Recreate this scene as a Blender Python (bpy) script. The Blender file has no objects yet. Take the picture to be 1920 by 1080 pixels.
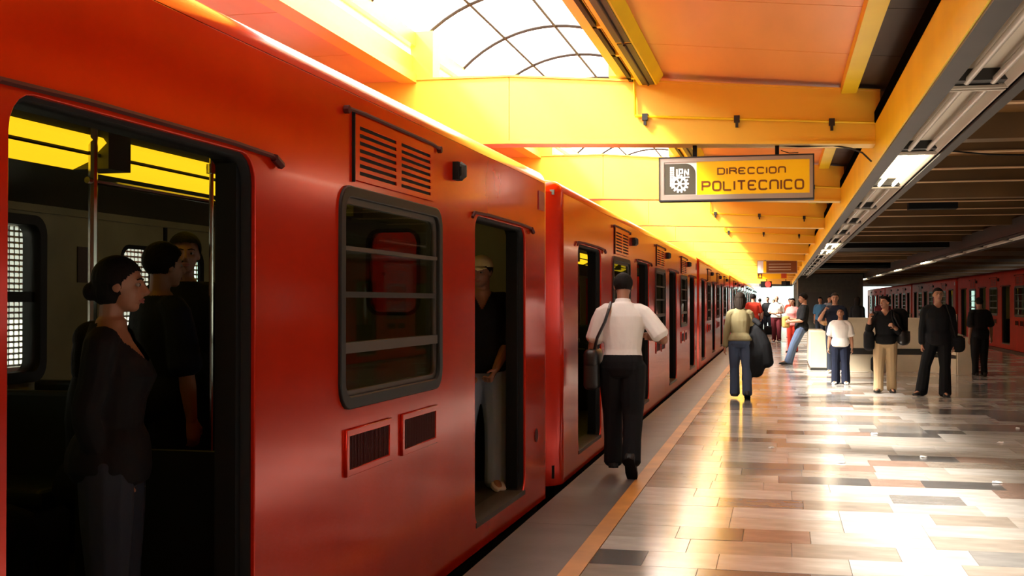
import bpy, bmesh, math, random
from mathutils import Vector, Matrix, Euler
random.seed(7)
SC = bpy.context.scene
COL = SC.collection
PI = math.pi

# ------------------------------------------------------------------ camera, sky, sun, exposure
FPX, VPX, VPY, EYE = 2250.0, 1462.0, 567.0, 1.5
yaw = math.atan2(VPX - 960, FPX)
pitch = math.atan2((VPY - 540) * math.cos(yaw), FPX)
cam_data = bpy.data.cameras.new('camera')
cam_data.sensor_width = 36.0
cam_data.lens = 36.0 * FPX / 1920.0
cam_data.clip_start = 0.05
cam_data.clip_end = 800
cam = bpy.data.objects.new('camera', cam_data)
COL.objects.link(cam)
cam.location = (0, 0, EYE)
cam.rotation_euler = (PI / 2 + pitch, 0, yaw)
SC.camera = cam

world = bpy.data.worlds.new('overcast_sky')
SC.world = world
world.use_nodes = True
wn = world.node_tree.nodes
wn['Background'].inputs[0].default_value = (1.0, 0.97, 0.92, 1)
wn['Background'].inputs[1].default_value = 1.35

sun_d = bpy.data.lights.new('sun', 'SUN')
sun_d.energy = 38.0
sun_d.angle = math.radians(9)
sun_d.color = (1.0, 0.95, 0.87)
sun = bpy.data.objects.new('sun', sun_d)
COL.objects.link(sun)
sun.rotation_euler = Vector((0.62, 0.34, -0.71)).to_track_quat('-Z', 'Y').to_euler()

vs = SC.view_settings
vs.view_transform = 'Standard'
vs.look = 'None'
vs.gamma = 1.0
vs.use_curve_mapping = False
vs.exposure = 0.55
SC.display_settings.display_device = 'sRGB'

# ------------------------------------------------------------------ materials
def lin(c):
    return tuple(((v / 12.92) if v <= 0.04045 else ((v + 0.055) / 1.055) ** 2.4) for v in c)
def rgb(r, g, b):
    return lin((r / 255.0, g / 255.0, b / 255.0))
MATS = {}
def mat(name, col, rough=0.5, metal=0.0, spec=0.5, var=0.0, vscale=6.0, bump=0.0, bscale=40.0, coat=0.0, stretch=(1, 1, 1), col2=None, sheen=0.0, crough=0.05):
    if name in MATS:
        return MATS[name]
    m = bpy.data.materials.new(name)
    m.use_nodes = True
    nt = m.node_tree
    b = nt.nodes['Principled BSDF']
    b.inputs['Base Color'].default_value = (*col, 1)
    b.inputs['Roughness'].default_value = rough
    b.inputs['Metallic'].default_value = metal
    b.inputs['Specular IOR Level'].default_value = spec
    b.inputs['Coat Weight'].default_value = coat
    b.inputs['Coat Roughness'].default_value = crough
    if sheen:
        b.inputs['Sheen Weight'].default_value = sheen
    if var or bump:
        tc = nt.nodes.new('ShaderNodeTexCoord')
        mp = nt.nodes.new('ShaderNodeMapping')
        mp.inputs['Scale'].default_value = stretch
        nt.links.new(tc.outputs['Object'], mp.inputs[0])
    if var:
        n = nt.nodes.new('ShaderNodeTexNoise')
        n.inputs['Scale'].default_value = vscale
        n.inputs['Detail'].default_value = 6
        nt.links.new(mp.outputs[0], n.inputs['Vector'])
        r = nt.nodes.new('ShaderNodeValToRGB')
        c2 = col2 if col2 else tuple(v * (1 - var) for v in col)
        r.color_ramp.elements[0].position = 0.3
        r.color_ramp.elements[1].position = 0.7
        r.color_ramp.elements[0].color = (*c2, 1)
        r.color_ramp.elements[1].color = (*col, 1)
        nt.links.new(n.outputs['Fac'], r.inputs[0])
        nt.links.new(r.outputs[0], b.inputs['Base Color'])
    if bump:
        n2 = nt.nodes.new('ShaderNodeTexNoise')
        n2.inputs['Scale'].default_value = bscale
        n2.inputs['Detail'].default_value = 3
        nt.links.new(mp.outputs[0], n2.inputs['Vector'])
        bp = nt.nodes.new('ShaderNodeBump')
        bp.inputs['Strength'].default_value = bump
        bp.inputs['Distance'].default_value = 0.02
        nt.links.new(n2.outputs['Fac'], bp.inputs['Height'])
        nt.links.new(bp.outputs[0], b.inputs['Normal'])
    MATS[name] = m
    return m

def emit(name, col, strength):
    m = bpy.data.materials.new(name)
    m.use_nodes = True
    b = m.node_tree.nodes['Principled BSDF']
    b.inputs['Base Color'].default_value = (*col, 1)
    b.inputs['Emission Color'].default_value = (*col, 1)
    b.inputs['Emission Strength'].default_value = strength
    MATS[name] = m
    return m

def clear(name, tint, refl, rough=0.02, fog=0.0):
    """thin sheet glass: see-through plus a mirror-like share; fog adds a milky translucent share"""
    m = bpy.data.materials.new(name)
    m.use_nodes = True
    nt = m.node_tree
    for n in list(nt.nodes):
        nt.nodes.remove(n)
    out = nt.nodes.new('ShaderNodeOutputMaterial')
    tr = nt.nodes.new('ShaderNodeBsdfTransparent')
    tr.inputs[0].default_value = (*tint, 1)
    gl = nt.nodes.new('ShaderNodeBsdfGlossy')
    gl.inputs['Roughness'].default_value = rough
    mx = nt.nodes.new('ShaderNodeMixShader')
    fr = nt.nodes.new('ShaderNodeFresnel')
    fr.inputs[0].default_value = 1.45
    mu = nt.nodes.new('ShaderNodeMath')
    mu.operation = 'MULTIPLY'
    mu.inputs[1].default_value = refl
    nt.links.new(fr.outputs[0], mu.inputs[0])
    nt.links.new(mu.outputs[0], mx.inputs[0])
    nt.links.new(tr.outputs[0], mx.inputs[1])
    nt.links.new(gl.outputs[0], mx.inputs[2])
    last = mx
    if fog:
        tl = nt.nodes.new('ShaderNodeBsdfTranslucent')
        tl.inputs[0].default_value = (1, 1, 1, 1)
        m2 = nt.nodes.new('ShaderNodeMixShader')
        m2.inputs[0].default_value = fog
        nt.links.new(mx.outputs[0], m2.inputs[1])
        nt.links.new(tl.outputs[0], m2.inputs[2])
        last = m2
    nt.links.new(last.outputs[0], out.inputs[0])
    MATS[name] = m
    return m

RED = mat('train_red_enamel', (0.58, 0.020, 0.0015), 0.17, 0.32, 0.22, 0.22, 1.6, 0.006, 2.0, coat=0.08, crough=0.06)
DULL = mat('dull_red_enamel', (0.42, 0.012, 0.002), 0.55, 0, 0.08, 0.3, 1.6)  # darker, rougher copy of the train red for the opposite train
PITCH_BLACK = mat('matt_black_gap_shade', (0.003, 0.003, 0.003), 0.95, 0, 0.0)  # near-black that carries the shadow above the trough fascia
DKRED = mat('dark_red_mesh', (0.055, 0.004, 0.003), 0.6, 0, 0.2)
BLACK = mat('black_rubber', (0.004, 0.004, 0.004), 0.6, 0, 0.2)
DARK = mat('dark_steel', (0.03, 0.03, 0.03), 0.5, 0.3)
RUBBER = mat('window_gasket', (0.007, 0.007, 0.006), 0.5, 0, 0.3)
ALU = mat('window_aluminium', (0.055, 0.045, 0.036), 0.5, 0, 0.3)
STEEL = mat('polished_steel', (0.62, 0.60, 0.55), 0.18, 1.0)
LINING = mat('car_lining_cream', (0.25, 0.22, 0.10), 0.45, var=0.25, vscale=3)
CARCEIL = mat('car_ceiling_grey', (0.05, 0.05, 0.035), 0.5)
CARFLOOR = mat('car_floor_dark', (0.02, 0.02, 0.012), 0.6, var=0.4)
SEAT = mat('seat_moulded_green', (0.008, 0.014, 0.012), 0.5)
GLASS = clear('car_glass', (0.72, 0.76, 0.70), 0.4)
YGLOW = emit('yellow_lamp_diffuser', (1.0, 0.62, 0.012), 0.75)
YEL = mat('yellow_beam_paint', (0.95, 0.62, 0.06), 0.38, 0, 0.5, 0.06, 1.2, 0.01, 5)
YELB = mat('amber_strip_paint', (1.0, 0.76, 0.010), 0.42, var=0.12, vscale=2.0)
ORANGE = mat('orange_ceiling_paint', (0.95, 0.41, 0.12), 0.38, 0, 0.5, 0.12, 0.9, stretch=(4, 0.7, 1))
SHADEDCEIL = mat('shaded_ceiling_paint', (0.34, 0.15, 0.018), 0.5, var=0.45, vscale=1.6, col2=(0.035, 0.02, 0.01))  # yellow-orange paint darkened for the little light there, with darker blotches
FLANGE = mat('joist_flange_paint', (0.60, 0.38, 0.20), 0.4)
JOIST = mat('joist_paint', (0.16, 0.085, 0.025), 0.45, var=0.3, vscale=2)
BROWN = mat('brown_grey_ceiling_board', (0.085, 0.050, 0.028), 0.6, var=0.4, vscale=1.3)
GREYMET = mat('grey_trough_metal', (0.050, 0.044, 0.038), 0.5, 0.2, var=0.15)
REFL = mat('lamp_reflector', (0.62, 0.55, 0.44), 0.42)
TUBE = mat('unlit_tube', (0.66, 0.60, 0.52), 0.25)
TUBEON = emit('lit_tube', (1.0, 0.86, 0.62), 7.0)
CONC = mat('concrete', (0.30, 0.29, 0.27), 0.8, var=0.35, vscale=2)
EDGE = mat('platform_edge_granite', (0.14, 0.125, 0.115), 0.42, 0, 0.5, 0.35, 3.0, 0.05, 60)
YLINE = mat('warning_line_paint', (0.62, 0.27, 0.06), 0.45, var=0.35, vscale=3.0)
TRACK = mat('track_ballast', (0.03, 0.028, 0.026), 0.9, var=0.4, vscale=20)
CREAM = mat('cream_marble', (0.62, 0.53, 0.38), 0.35, var=0.2, vscale=2)
SKYG = clear('skylight_sheet', (0.97, 0.97, 0.97), 0.3, 0.1, fog=0.35)
RIBM = mat('skylight_rib_grey', (0.03, 0.022, 0.018), 0.6, 0, 0.2)
WHITEP = mat('white_paper', (0.8, 0.78, 0.74), 0.7)
PALE = mat('pale_teal_wall', (0.33, 0.52, 0.50), 0.8)
GROUND = mat('outdoor_paving', (0.45, 0.43, 0.40), 0.8, var=0.2, vscale=0.5)

# ------------------------------------------------------------------ helpers
WORK = bpy.data.scenes.new('workbench')     # scratch scene for evaluating modifiers quickly; removed at the end
def evaluated_mesh(o):
    WORK.collection.objects.link(o)
    vl = WORK.view_layers[0]
    vl.update()
    return bpy.data.meshes.new_from_object(o.evaluated_get(vl.depsgraph))

class MB:
    def __init__(s):
        s.v = []
        s.f = []
    def quad(s, a, b, c, d):
        i = len(s.v)
        s.v += [tuple(a), tuple(b), tuple(c), tuple(d)]
        s.f.append((i, i + 1, i + 2, i + 3))
    def box(s, x0, x1, y0, y1, z0, z1):
        i = len(s.v)
        s.v += [(x0, y0, z0), (x1, y0, z0), (x1, y1, z0), (x0, y1, z0), (x0, y0, z1), (x1, y0, z1), (x1, y1, z1), (x0, y1, z1)]
        s.f += [(i, i + 3, i + 2, i + 1), (i + 4, i + 5, i + 6, i + 7), (i, i + 1, i + 5, i + 4), (i + 1, i + 2, i + 6, i + 5), (i + 2, i + 3, i + 7, i + 6), (i + 3, i, i + 4, i + 7)]
        return s
    def rings(s, rings, close=True, cap=True):
        i = len(s.v)
        n = len(rings[0])
        for r in rings:
            s.v += [tuple(p) for p in r]
        for k in range(len(rings) - 1):
            for j in range(n if close else n - 1):
                a = i + k * n + j
                b = i + k * n + (j + 1) % n
                s.f.append((a, b, b + n, a + n))
        if cap and close:
            s.f.append(tuple(i + j for j in range(n))[::-1])
            s.f.append(tuple(i + (len(rings) - 1) * n + j for j in range(n)))
        return s
    def tube(s, pts, r, n=8, caps=True):
        pts = [Vector(p) for p in pts]
        rs = r if isinstance(r, (list, tuple)) else [r] * len(pts)
        rings = []
        up = None
        for k, p in enumerate(pts):
            d = (pts[min(k + 1, len(pts) - 1)] - pts[max(k - 1, 0)]).normalized()
            if up is None:
                up = d.orthogonal().normalized()
            up = (up - d * up.dot(d)).normalized()
            w = d.cross(up)
            rings.append([p + (up * math.cos(2 * PI * j / n) + w * math.sin(2 * PI * j / n)) * rs[k] for j in range(n)])
        return s.rings(rings, True, caps)
    def prism(s, poly, axis, a, b):
        """2D polygon extruded along axis ('x': poly is (y,z); 'y': poly is (x,z); 'z': (x,y))"""
        def P(u, v, w):
            return {'x': (w, u, v), 'y': (u, w, v), 'z': (u, v, w)}[axis]
        return s.rings([[P(u, v, a) for u, v in poly], [P(u, v, b) for u, v in poly]])
    def mesh(s, name):
        me = bpy.data.meshes.new(name)
        me.from_pydata(s.v, [], s.f)
        bm = bmesh.new()
        bm.from_mesh(me)
        bmesh.ops.recalc_face_normals(bm, faces=bm.faces)
        bm.to_mesh(me)
        bm.free()
        return me
    def build(s, name, m, parent=None, smooth=False):
        return link(name, s.mesh(name), m, parent, smooth)

def link(name, me, m=None, parent=None, smooth=False):
    o = bpy.data.objects.new(name, me)
    COL.objects.link(o)
    if m is not None and not me.materials:
        me.materials.append(m)
    if smooth:
        me.polygons.foreach_set('use_smooth', [True] * len(me.polygons))
        try:
            me.set_sharp_from_angle(angle=math.radians(40))
        except Exception:
            pass
    if parent is not None:
        o.parent = parent
    return o

def tag(o, label=None, cat=None, group=None, kind=None):
    if label:
        o['label'] = label
    if cat:
        o['category'] = cat
    if group:
        o['group'] = group
    if kind:
        o['kind'] = kind
    return o

def thing(name, label, cat, loc=(0, 0, 0), rz=0.0, group=None, kind=None):
    o = bpy.data.objects.new(name, None)
    o.empty_display_size = 0.1
    COL.objects.link(o)
    o.location = loc
    o.rotation_euler = (0, 0, rz)
    return tag(o, label, cat, group, kind)

def copy_tree(o, parent=None):
    c = o.copy()
    COL.objects.link(c)
    c.parent = parent
    for ch in o.children:
        copy_tree(ch, c)
    return c

def rrect(x0, x1, y0, y1, r, n=5):
    if r <= 0:
        return [(x0, y0), (x1, y0), (x1, y1), (x0, y1)]
    out = []
    for cx, cy, a0 in ((x1 - r, y0 + r, -PI / 2), (x1 - r, y1 - r, 0), (x0 + r, y1 - r, PI / 2), (x0 + r, y0 + r, PI)):
        for k in range(n + 1):
            a = a0 + PI / 2 * k / n
            out.append((cx + r * math.cos(a), cy + r * math.sin(a)))
    return out

def plate_mesh(name, outer, holes, thick, bevel=0.0, frame='yz', at=0.0):
    """flat sheet with holes; frame 'yz': (u,v)->(y,z), thickness along x centred on at; 'xz' likewise along y; 'xy' along z"""
    cu = bpy.data.curves.new(name, 'CURVE')
    cu.dimensions = '2D'
    cu.fill_mode = 'BOTH'
    cu.extrude = thick / 2 - bevel
    cu.bevel_depth = bevel
    cu.bevel_resolution = 1 if bevel else 0
    cu.offset = -bevel
    for loop in [outer] + holes:
        sp = cu.splines.new('POLY')
        sp.points.add(len(loop) - 1)
        for k, (u, v) in enumerate(loop):
            sp.points[k].co = (u, v, 0, 1)
        sp.use_cyclic_u = True
    o = bpy.data.objects.new('tmp', cu)
    me = evaluated_mesh(o)
    bpy.data.objects.remove(o)
    bpy.data.curves.remove(cu)
    me.name = name
    for v in me.vertices:
        u, w, t = v.co
        v.co = {'yz': (t + at, u, w), 'xz': (u, t + at, w), 'xy': (u, w, t + at)}[frame]
    me.update()
    bm = bmesh.new()
    bm.from_mesh(me)
    bmesh.ops.remove_doubles(bm, verts=bm.verts, dist=1e-5)
    bmesh.ops.recalc_face_normals(bm, faces=bm.faces)
    bm.to_mesh(me)
    bm.free()
    return me

def plate(name, outer, holes, thick, m, parent=None, bevel=0.0, frame='yz', at=0.0, smooth=False):
    return link(name, plate_mesh(name, outer, holes, thick, bevel, frame, at), m, parent, smooth)

def rbox_mesh(name, sx, sy, sz, r, seg=3):
    bm = bmesh.new()
    bmesh.ops.create_cube(bm, size=1.0)
    for v in bm.verts:
        v.co = (v.co.x * sx, v.co.y * sy, v.co.z * sz)
    bmesh.ops.bevel(bm, geom=bm.edges[:], offset=r, segments=seg, affect='EDGES', profile=0.5)
    me = bpy.data.meshes.new(name)
    bm.to_mesh(me)
    bm.free()
    return me

# ------------------------------------------------------------------ the setting: floor
XE = -1.69                      # platform edge
YA, YB = -14.0, 104.0           # extent of the station along the track
floor = tag(MB().box(XE, 7.0, YA, YB, -1.15, -0.006).build('floor', CONC), 'island platform floor of polished marble slabs with granite edge', None, kind='structure')
for k in range(40):
    y0 = YA + 1.0 + k * 3.0
    if y0 + 3 <= YB:
        MB().box(XE - 0.01, -1.197, y0 + 0.002, y0 + 2.998, -0.05, 0.0).build('edge_slab', EDGE, floor)
MB().box(-1.195, -1.077, YA, YB, -0.02, 0.002).build('warning_line', YLINE, floor)
MB().box(6.55, 7.0, YA, YB, -0.02, 0.0).build('edge_slab', EDGE, floor)
TCOL = [('pale_cream', (0.68, 0.63, 0.56)), ('beige', (0.54, 0.485, 0.42)), ('tan', (0.40, 0.335, 0.27)), ('warm_grey', (0.29, 0.27, 0.245)),
        ('rose_brown', (0.38, 0.26, 0.20)), ('slate', (0.15, 0.14, 0.13)), ('sand', (0.58, 0.51, 0.43))]
TM = [mat('marble_' + n, c, 0.16, 0, 0.6, 0.30, 3.5, 0.012, 9.0, stretch=(1, 2.2, 1)) for n, c in TCOL]
TW = [6, 6, 5, 4, 2, 2, 5]
ROW = 0.42
WID = [0.42, 0.52, 0.62, 0.74]
tile_me = {}
rest = [MB() for _ in TCOL]
n_t = 0
r = 0
y = 3.9
while y < 46:
    x = -1.074
    off = random.choice([0.0, 0.2, 0.34])
    first = True
    while x < 6.54:
        w = random.choice(WID)
        if first and off:
            w = max(0.3, w - off)
            first = False
        w = min(w, 6.54 - x)
        ci = random.choices(range(7), TW)[0]
        if 0.19 * y + 0.55 > x and y > 5.6 and n_t < 296:
            key = (round(w, 3), ci)
            if key not in tile_me:
                tile_me[key] = MB().box(0.002, w - 0.002, 0.002, ROW - 0.002, -0.03, 0.0).mesh('tile')
                tile_me[key].materials.append(TM[ci])
            t = link('tile', tile_me[key], None, floor)
            t.location = (x, y, random.choice([0, 0, -0.0008, 0.0006]))
            n_t += 1
        else:
            rest[ci].box(x + 0.002, x + w - 0.002, y + 0.002, y + ROW - 0.002, -0.03, 0.0)
        x += w
    y += ROW
for ci, b in enumerate(rest):
    if b.f:
        tag(b.build('tile_field', TM[ci], floor), kind='stuff')
FARM = mat('far_marble', (0.50, 0.43, 0.35), 0.2, 0, 0.5, 0.5, 2.0, stretch=(0.7, 2.4, 1))
MB().box(-1.074, 6.545, 46.0, YB, -0.03, 0.0).build('far_paving', FARM, floor)
MB().box(-1.074, 6.545, YA, 3.9, -0.03, 0.0).build('rear_paving', FARM, floor)
bed = tag(MB().box(-6.4, XE, YA, YB + 5, -1.4, -1.15).box(7.0, 11.4, YA, YB + 5, -1.4, -1.15).build('track_bed', TRACK), 'dark track bed below the platform edge', None, kind='structure')
for xx in (-2.3, -3.74, 7.6, 9.04):
    MB().box(xx - 0.035, xx + 0.035, YA, YB + 5, -1.15, -1.0).build('rail', DARK, bed)
tag(MB().box(-120, 120, -60, 220, -1.6, -1.4).build('ground', GROUND), 'pale open ground outside the station', None, kind='structure')

# outer walls: solid parapet, lattice screen, solid band above
def outer_wall(name, x0, x1, label, screen):
    w = tag(MB().box(x0, x1, YA, YB, -1.4, 0.95).build(name, CONC), label, None, kind='structure')
    MB().box(x0, x1, YA, YB, 2.15, 3.75).build('upper_band', CONC, w)
    k = 0
    yy = YA
    while yy <= YB:
        MB().box(x0, x1, yy, yy + 0.3, 0.95, 2.15).build('pier', CONC, w)
        yy += 6.1 / 2
    if screen:
        xm = (x0 + x1) / 2
        b = MB()
        yy = 3.0
        while yy < 20:
            b.box(xm - 0.004, xm + 0.004, yy, yy + 0.016, 0.95, 2.15)
            yy += 0.07
        zz = 0.95
        while zz < 2.15:
            b.box(xm - 0.004, xm + 0.004, 3.0, 20, zz, zz + 0.018)
            zz += 0.05
        tag(b.build('lattice_screen', CONC, w), kind='stuff')
    return w
outer_wall('wall_left', -6.5, -6.3, 'grey outer wall with lattice screen behind the left track', True)
outer_wall('wall_right', 11.3, 11.5, 'grey outer wall with open band behind the right track', False)
tag(MB().box(-6.5, 11.5, YA - 0.3, YA, -1.4, 4.2).build('wall_rear_block', CONC), 'grey wall added behind the viewer to keep rear light out', None, kind='structure')  # added to block light coming in from behind the viewer
tag(MB().box(-60, 60, YB + 5, YB + 6, -1.4, 9.0).build('wall_far', PALE), 'pale bluish wall in daylight beyond the platform end', None, kind='structure')

# ------------------------------------------------------------------ roof, ceiling boards, beams
BAY = 6.1
BEAMY = [11.02 + BAY * k for k in range(-4, 16)]
ceiling = tag(MB().box(-6.5, -3.5, YA, YB, 3.72, 3.9).box(-1.28, 11.5, YA, YB, 3.72, 3.9).build('ceiling', CONC), 'station roof with orange boards and a dark right half', None, kind='structure')
STEP = BAY / 4
def sloped(name, x0, z0, x1, z1, th, y0, y1, m, par):
    return MB().prism([(x0, z0), (x1, z1), (x1, z1 + th), (x0, z0 + th)], 'y', y0, y1).build(name, m, par)
yy = BEAMY[0] + 0.13
k = 0
while yy < YB - STEP:
    near = yy < 45
    st = STEP if near else BAY
    g = 0.006
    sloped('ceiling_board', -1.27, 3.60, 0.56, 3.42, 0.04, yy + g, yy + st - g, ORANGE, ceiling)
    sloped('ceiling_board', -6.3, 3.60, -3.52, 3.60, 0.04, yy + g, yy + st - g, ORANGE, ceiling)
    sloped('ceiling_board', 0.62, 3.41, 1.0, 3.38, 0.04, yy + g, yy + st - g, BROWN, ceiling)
    sloped('ceiling_board', 1.42, 3.12, 4.1, 3.12, 0.04, yy + g, yy + st - g, SHADEDCEIL, ceiling)
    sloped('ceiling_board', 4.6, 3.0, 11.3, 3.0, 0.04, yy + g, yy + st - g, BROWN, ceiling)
    yy += st
MB().box(0.53, 0.66, YA, YB, 3.33, 3.45).build('purlin', YELB, ceiling)
yy = BEAMY[0]
while yy < 62:
    j = MB().box(1.42, 4.1, yy - 0.03, yy + 0.03, 2.99, 3.12)
    MB().box(1.42, 4.1, yy - 0.05, yy + 0.05, 2.978, 2.99).build('flange', FLANGE, j.build('joist', JOIST, ceiling))
    yy += STEP
MB().tube([(1.42, 12.35, 3.0), (2.0, 12.35, 2.93), (2.7, 12.35, 2.90), (3.4, 12.35, 2.93), (4.1, 12.35, 3.0)], 0.008, 6).build('loose_cable', BLACK, ceiling)
# black boxes standing in for dark voids, and a hanging duct, among the joists
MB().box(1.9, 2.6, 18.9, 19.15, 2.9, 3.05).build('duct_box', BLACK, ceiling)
MB().box(1.42, 4.1, 31.3, 33.6, 2.86, 3.0).build('dark_void_box', BLACK, ceiling)
MB().box(1.42, 4.1, 47.5, 49.0, 2.80, 3.0).build('dark_void_box', BLACK, ceiling)

for k, by in enumerate(BEAMY):
    if by > YB:
        break
    if k < 4:
        lb = 'yellow cross beam overhead, %s one before the hanging sign' % ['fourth', 'third', 'second', 'last'][k]
    elif k == 4:
        lb = 'yellow cross beam with a conduit from which the direction sign hangs'
    else:
        lb = 'yellow cross beam of the roof, %s beyond the direction sign' % ['first', 'second', 'third', 'fourth', 'fifth', 'sixth', 'seventh', 'eighth', 'ninth', 'tenth', 'eleventh', 'twelfth', 'thirteenth', 'fourteenth', 'fifteenth'][k - 5]
    b = thing('roof_beam', lb, None, (0, by, 0), kind='structure')
    T = 0.12
    MB().prism([(-6.3, 3.02), (-2.463, 3.0), (-2.463, 3.6), (-6.3, 3.62)], 'y', -T, T).build('web_panel', YEL, b)
    MB().prism([(-2.457, 3.0), (0.86, 2.9), (0.86, 3.34), (-2.457, 3.6)], 'y', -T, T).build('web_panel', YEL, b)
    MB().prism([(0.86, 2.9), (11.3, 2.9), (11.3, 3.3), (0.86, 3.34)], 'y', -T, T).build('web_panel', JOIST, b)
    MB().prism([(-6.3, 2.995), (-2.46, 2.975), (0.86, 2.875), (0.86, 2.9), (-2.46, 3.0), (-6.3, 3.02)], 'y', -T - 0.03, T + 0.03).build('flange', YEL, b)
    MB().prism([(-6.3, 3.62), (-2.46, 3.6), (0.86, 3.34), (0.86, 3.355), (-2.46, 3.618), (-6.3, 3.635)], 'y', -T - 0.02, T + 0.02).build('flange', YEL, b)
    # posts standing on the beam under the skylight kerbs
    MB().box(-3.42, -3.20, -T, T, 3.62, 4.07).build('post', YEL, b)
    MB().box(-1.53, -1.38, -T, T, 3.57, 4.03).build('post', YEL, b)
    if k in (4, 5, 6, 7):
        yq = -T - 0.025
        cp = MB().tube([(-1.29, yq, 3.56), (-1.285, yq, 3.40), (-1.28, yq, 3.20), (-1.20, yq, 3.185)], 0.012)
        cp.tube([(-1.28, yq, 3.19), (0.84, yq, 3.06)], 0.011)
        cp.build('conduit', YELB, b, True)
        for cx, cz in ((-1.19, 3.18), (-0.37, 3.135), (0.45, 3.08)):
            MB().box(cx - 0.025, cx + 0.025, yq - 0.02, yq + 0.03, cz - 0.03, cz + 0.03).box(cx - 0.012, cx + 0.012, yq - 0.015, yq + 0.02, cz - 0.075, cz - 0.03).build('clamp', DARK, b)

# ------------------------------------------------------------------ skylight vault over the left track
sky = thing('skylight', 'barrel vault skylight of white sheets on thin grey ribs above the track', None, kind='structure')
MB().box(-3.52, -3.36, YA, YB, 3.58, 3.66).box(-3.50, -3.40, YA, YB, 3.66, 3.84).build('edge_beam', YEL, sky)
MB().box(-3.47, -3.37, YA, YB, 3.93, 4.06).build('kerb', YEL, sky)
MB().box(-1.44, -1.30, YA, YB, 3.55, 3.88).build('edge_beam', YEL, sky)
MB().box(-1.40, -1.30, YA, YB, 3.88, 4.06).build('kerb', YEL, sky)
XL, XR, ZS, RISE = -3.38, -1.34, 4.06, 0.42
half = (XR - XL) / 2
RAD = (half * half + RISE * RISE) / (2 * RISE)
cxv, czv = (XL + XR) / 2, ZS + RISE - RAD
amax = math.asin(half / RAD)
def vault(a, dr=0.0):
    return (cxv + (RAD + dr) * math.sin(a), czv + (RAD + dr) * math.cos(a))
RIB0 = 9.65
def arch_points(n=16):
    return [vault(-amax + 2 * amax * i / n) for i in range(n + 1)]
rib_me = None
y_r = RIB0 - STEP * 14
ys = []
while y_r < YB:
    ys.append(y_r)
    if rib_me is None:
        rib_me = MB().tube([(x, 0, z) for x, z in arch_points()], 0.019, 6).mesh('rib')
        rib_me.materials.append(RIBM)
    o = link('rib', rib_me, None, sky)
    o.location.y = y_r
    y_r += STEP
for i in (1, 2, 3):
    x, z = vault(-amax + 2 * amax * i / 4, -0.005)
    MB().tube([(x, ys[0], z), (x, ys[-1], z)], 0.014, 6).build('purlin', RIBM, sky)
pane_me = []
for s4 in range(4):
    a0, a1 = -amax + 2 * amax * s4 / 4, -amax + 2 * amax * (s4 + 1) / 4
    rr = []
    for yq in (0.01, STEP - 0.01):
        inner = [vault(a0 + 0.006 + (a1 - a0 - 0.012) * i / 5, 0.012) for i in range(6)]
        outer = [vault(a0 + 0.006 + (a1 - a0 - 0.012) * i / 5, 0.018) for i in range(5, -1, -1)]
        rr.append([(x, yq, z) for x, z in inner + outer])
    me = MB().rings(rr).mesh('pane')
    me.materials.append(SKYG)
    pane_me.append(me)
for yq in ys[:-1]:
    for me in pane_me:
        o = link('pane', me, None, sky)
        o.location.y = yq
# clear strip between edge beam and kerb
MB().box(-3.45, -3.44, YA, YB, 3.84, 3.93).build('clerestory_glass', SKYG, sky)

# ------------------------------------------------------------------ unlit twin-tube lamp beside the skylight
def side_lamp(y0, y1, label):
    t = thing('linear_lamp', label, 'lamp', (-1.14, (y0 + y1) / 2, 3.50), group='amber lamps under the skylight edge')
    h = (y1 - y0) / 2
    MB().prism([(-0.12, 0.0), (-0.10, -0.035), (0.06, -0.035), (0.12, 0.05), (0.10, 0.11), (-0.10, 0.11)], 'y', -h, h).build('housing', YELB, t)
    for q in range(3):
        a, b_ = -h + 0.05 + q * (2 * h - 0.05) / 3, -h + (q + 1) * (2 * h - 0.05) / 3
        MB().box(-0.065, 0.045, a, b_, -0.041, -0.03).build('louvre_opening', DARK, t)
        MB().tube([(-0.01, a + 0.02, -0.045), (-0.01, b_ - 0.02, -0.045)], 0.011, 8).build('tube', RIBM, t, True)
    MB().box(-0.19, -0.155, -h, h, -0.0, 0.03).build('side_rail', BLACK, t)
    for q in range(6):
        yq = -h + 0.15 + q * (2 * h - 0.3) / 5
        MB().box(-0.19, -0.11, yq - 0.03, yq + 0.03, 0.0, 0.05).build('bracket', YELB, t)
    MB().tube([(-0.05, h - 0.1, 0.1), (-0.05, h - 0.1, 0.17)], 0.012).build('hanger', DARK, t)
    MB().tube([(-0.05, -h + 0.1, 0.1), (-0.05, -h + 0.1, 0.17)], 0.012).build('hanger', DARK, t)
    return t
side_lamp(5.4, 10.86, 'long amber lamp housing hanging beside the skylight edge, above the sign beam')
side_lamp(11.4, 16.9, 'amber lamp housing beside the skylight, partly hidden behind the sign beam')

# ------------------------------------------------------------------ light troughs along the platform
def trough(name, x0, x1, yel, label):
    t = thing(name, label, None, (0, 0, 0), kind='structure')
    xa, xb = (x0, x1)
    if yel:
        MB().box(xa - 0.012, xa + 0.03, YA, 84, 2.705, 3.06).build('fascia', YELB, t)
        MB().box(xa - 0.02, xa + 0.10, YA, 84, 3.06, 3.16).build('gap_shade_strip', PITCH_BLACK, t)  # black box put in for the shadowed gap above the fascia
    else:
        MB().box(xa, xa + 0.03, YA, 84, 2.72, 3.0).build('fascia', GREYMET, t)
    MB().box(xa - 0.002, xa + 0.11, YA, 84, 2.69, 2.705).build('lip', GREYMET, t)
    MB().box(xb - 0.07, xb, YA, 84, 2.69, 2.705).build('lip', GREYMET, t)
    MB().box(xb - 0.03, xb, YA, 84, 2.705, 3.0).build('fascia', GREYMET, t)
    MB().box(xa + 0.03, xb - 0.03, YA, 84, 2.84, 2.86).build('back_plate', GREYMET, t)
    return t
trough('trim_1', 0.83, 1.335, True, 'amber fascia with grey lamp trough running along the platform')
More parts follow.
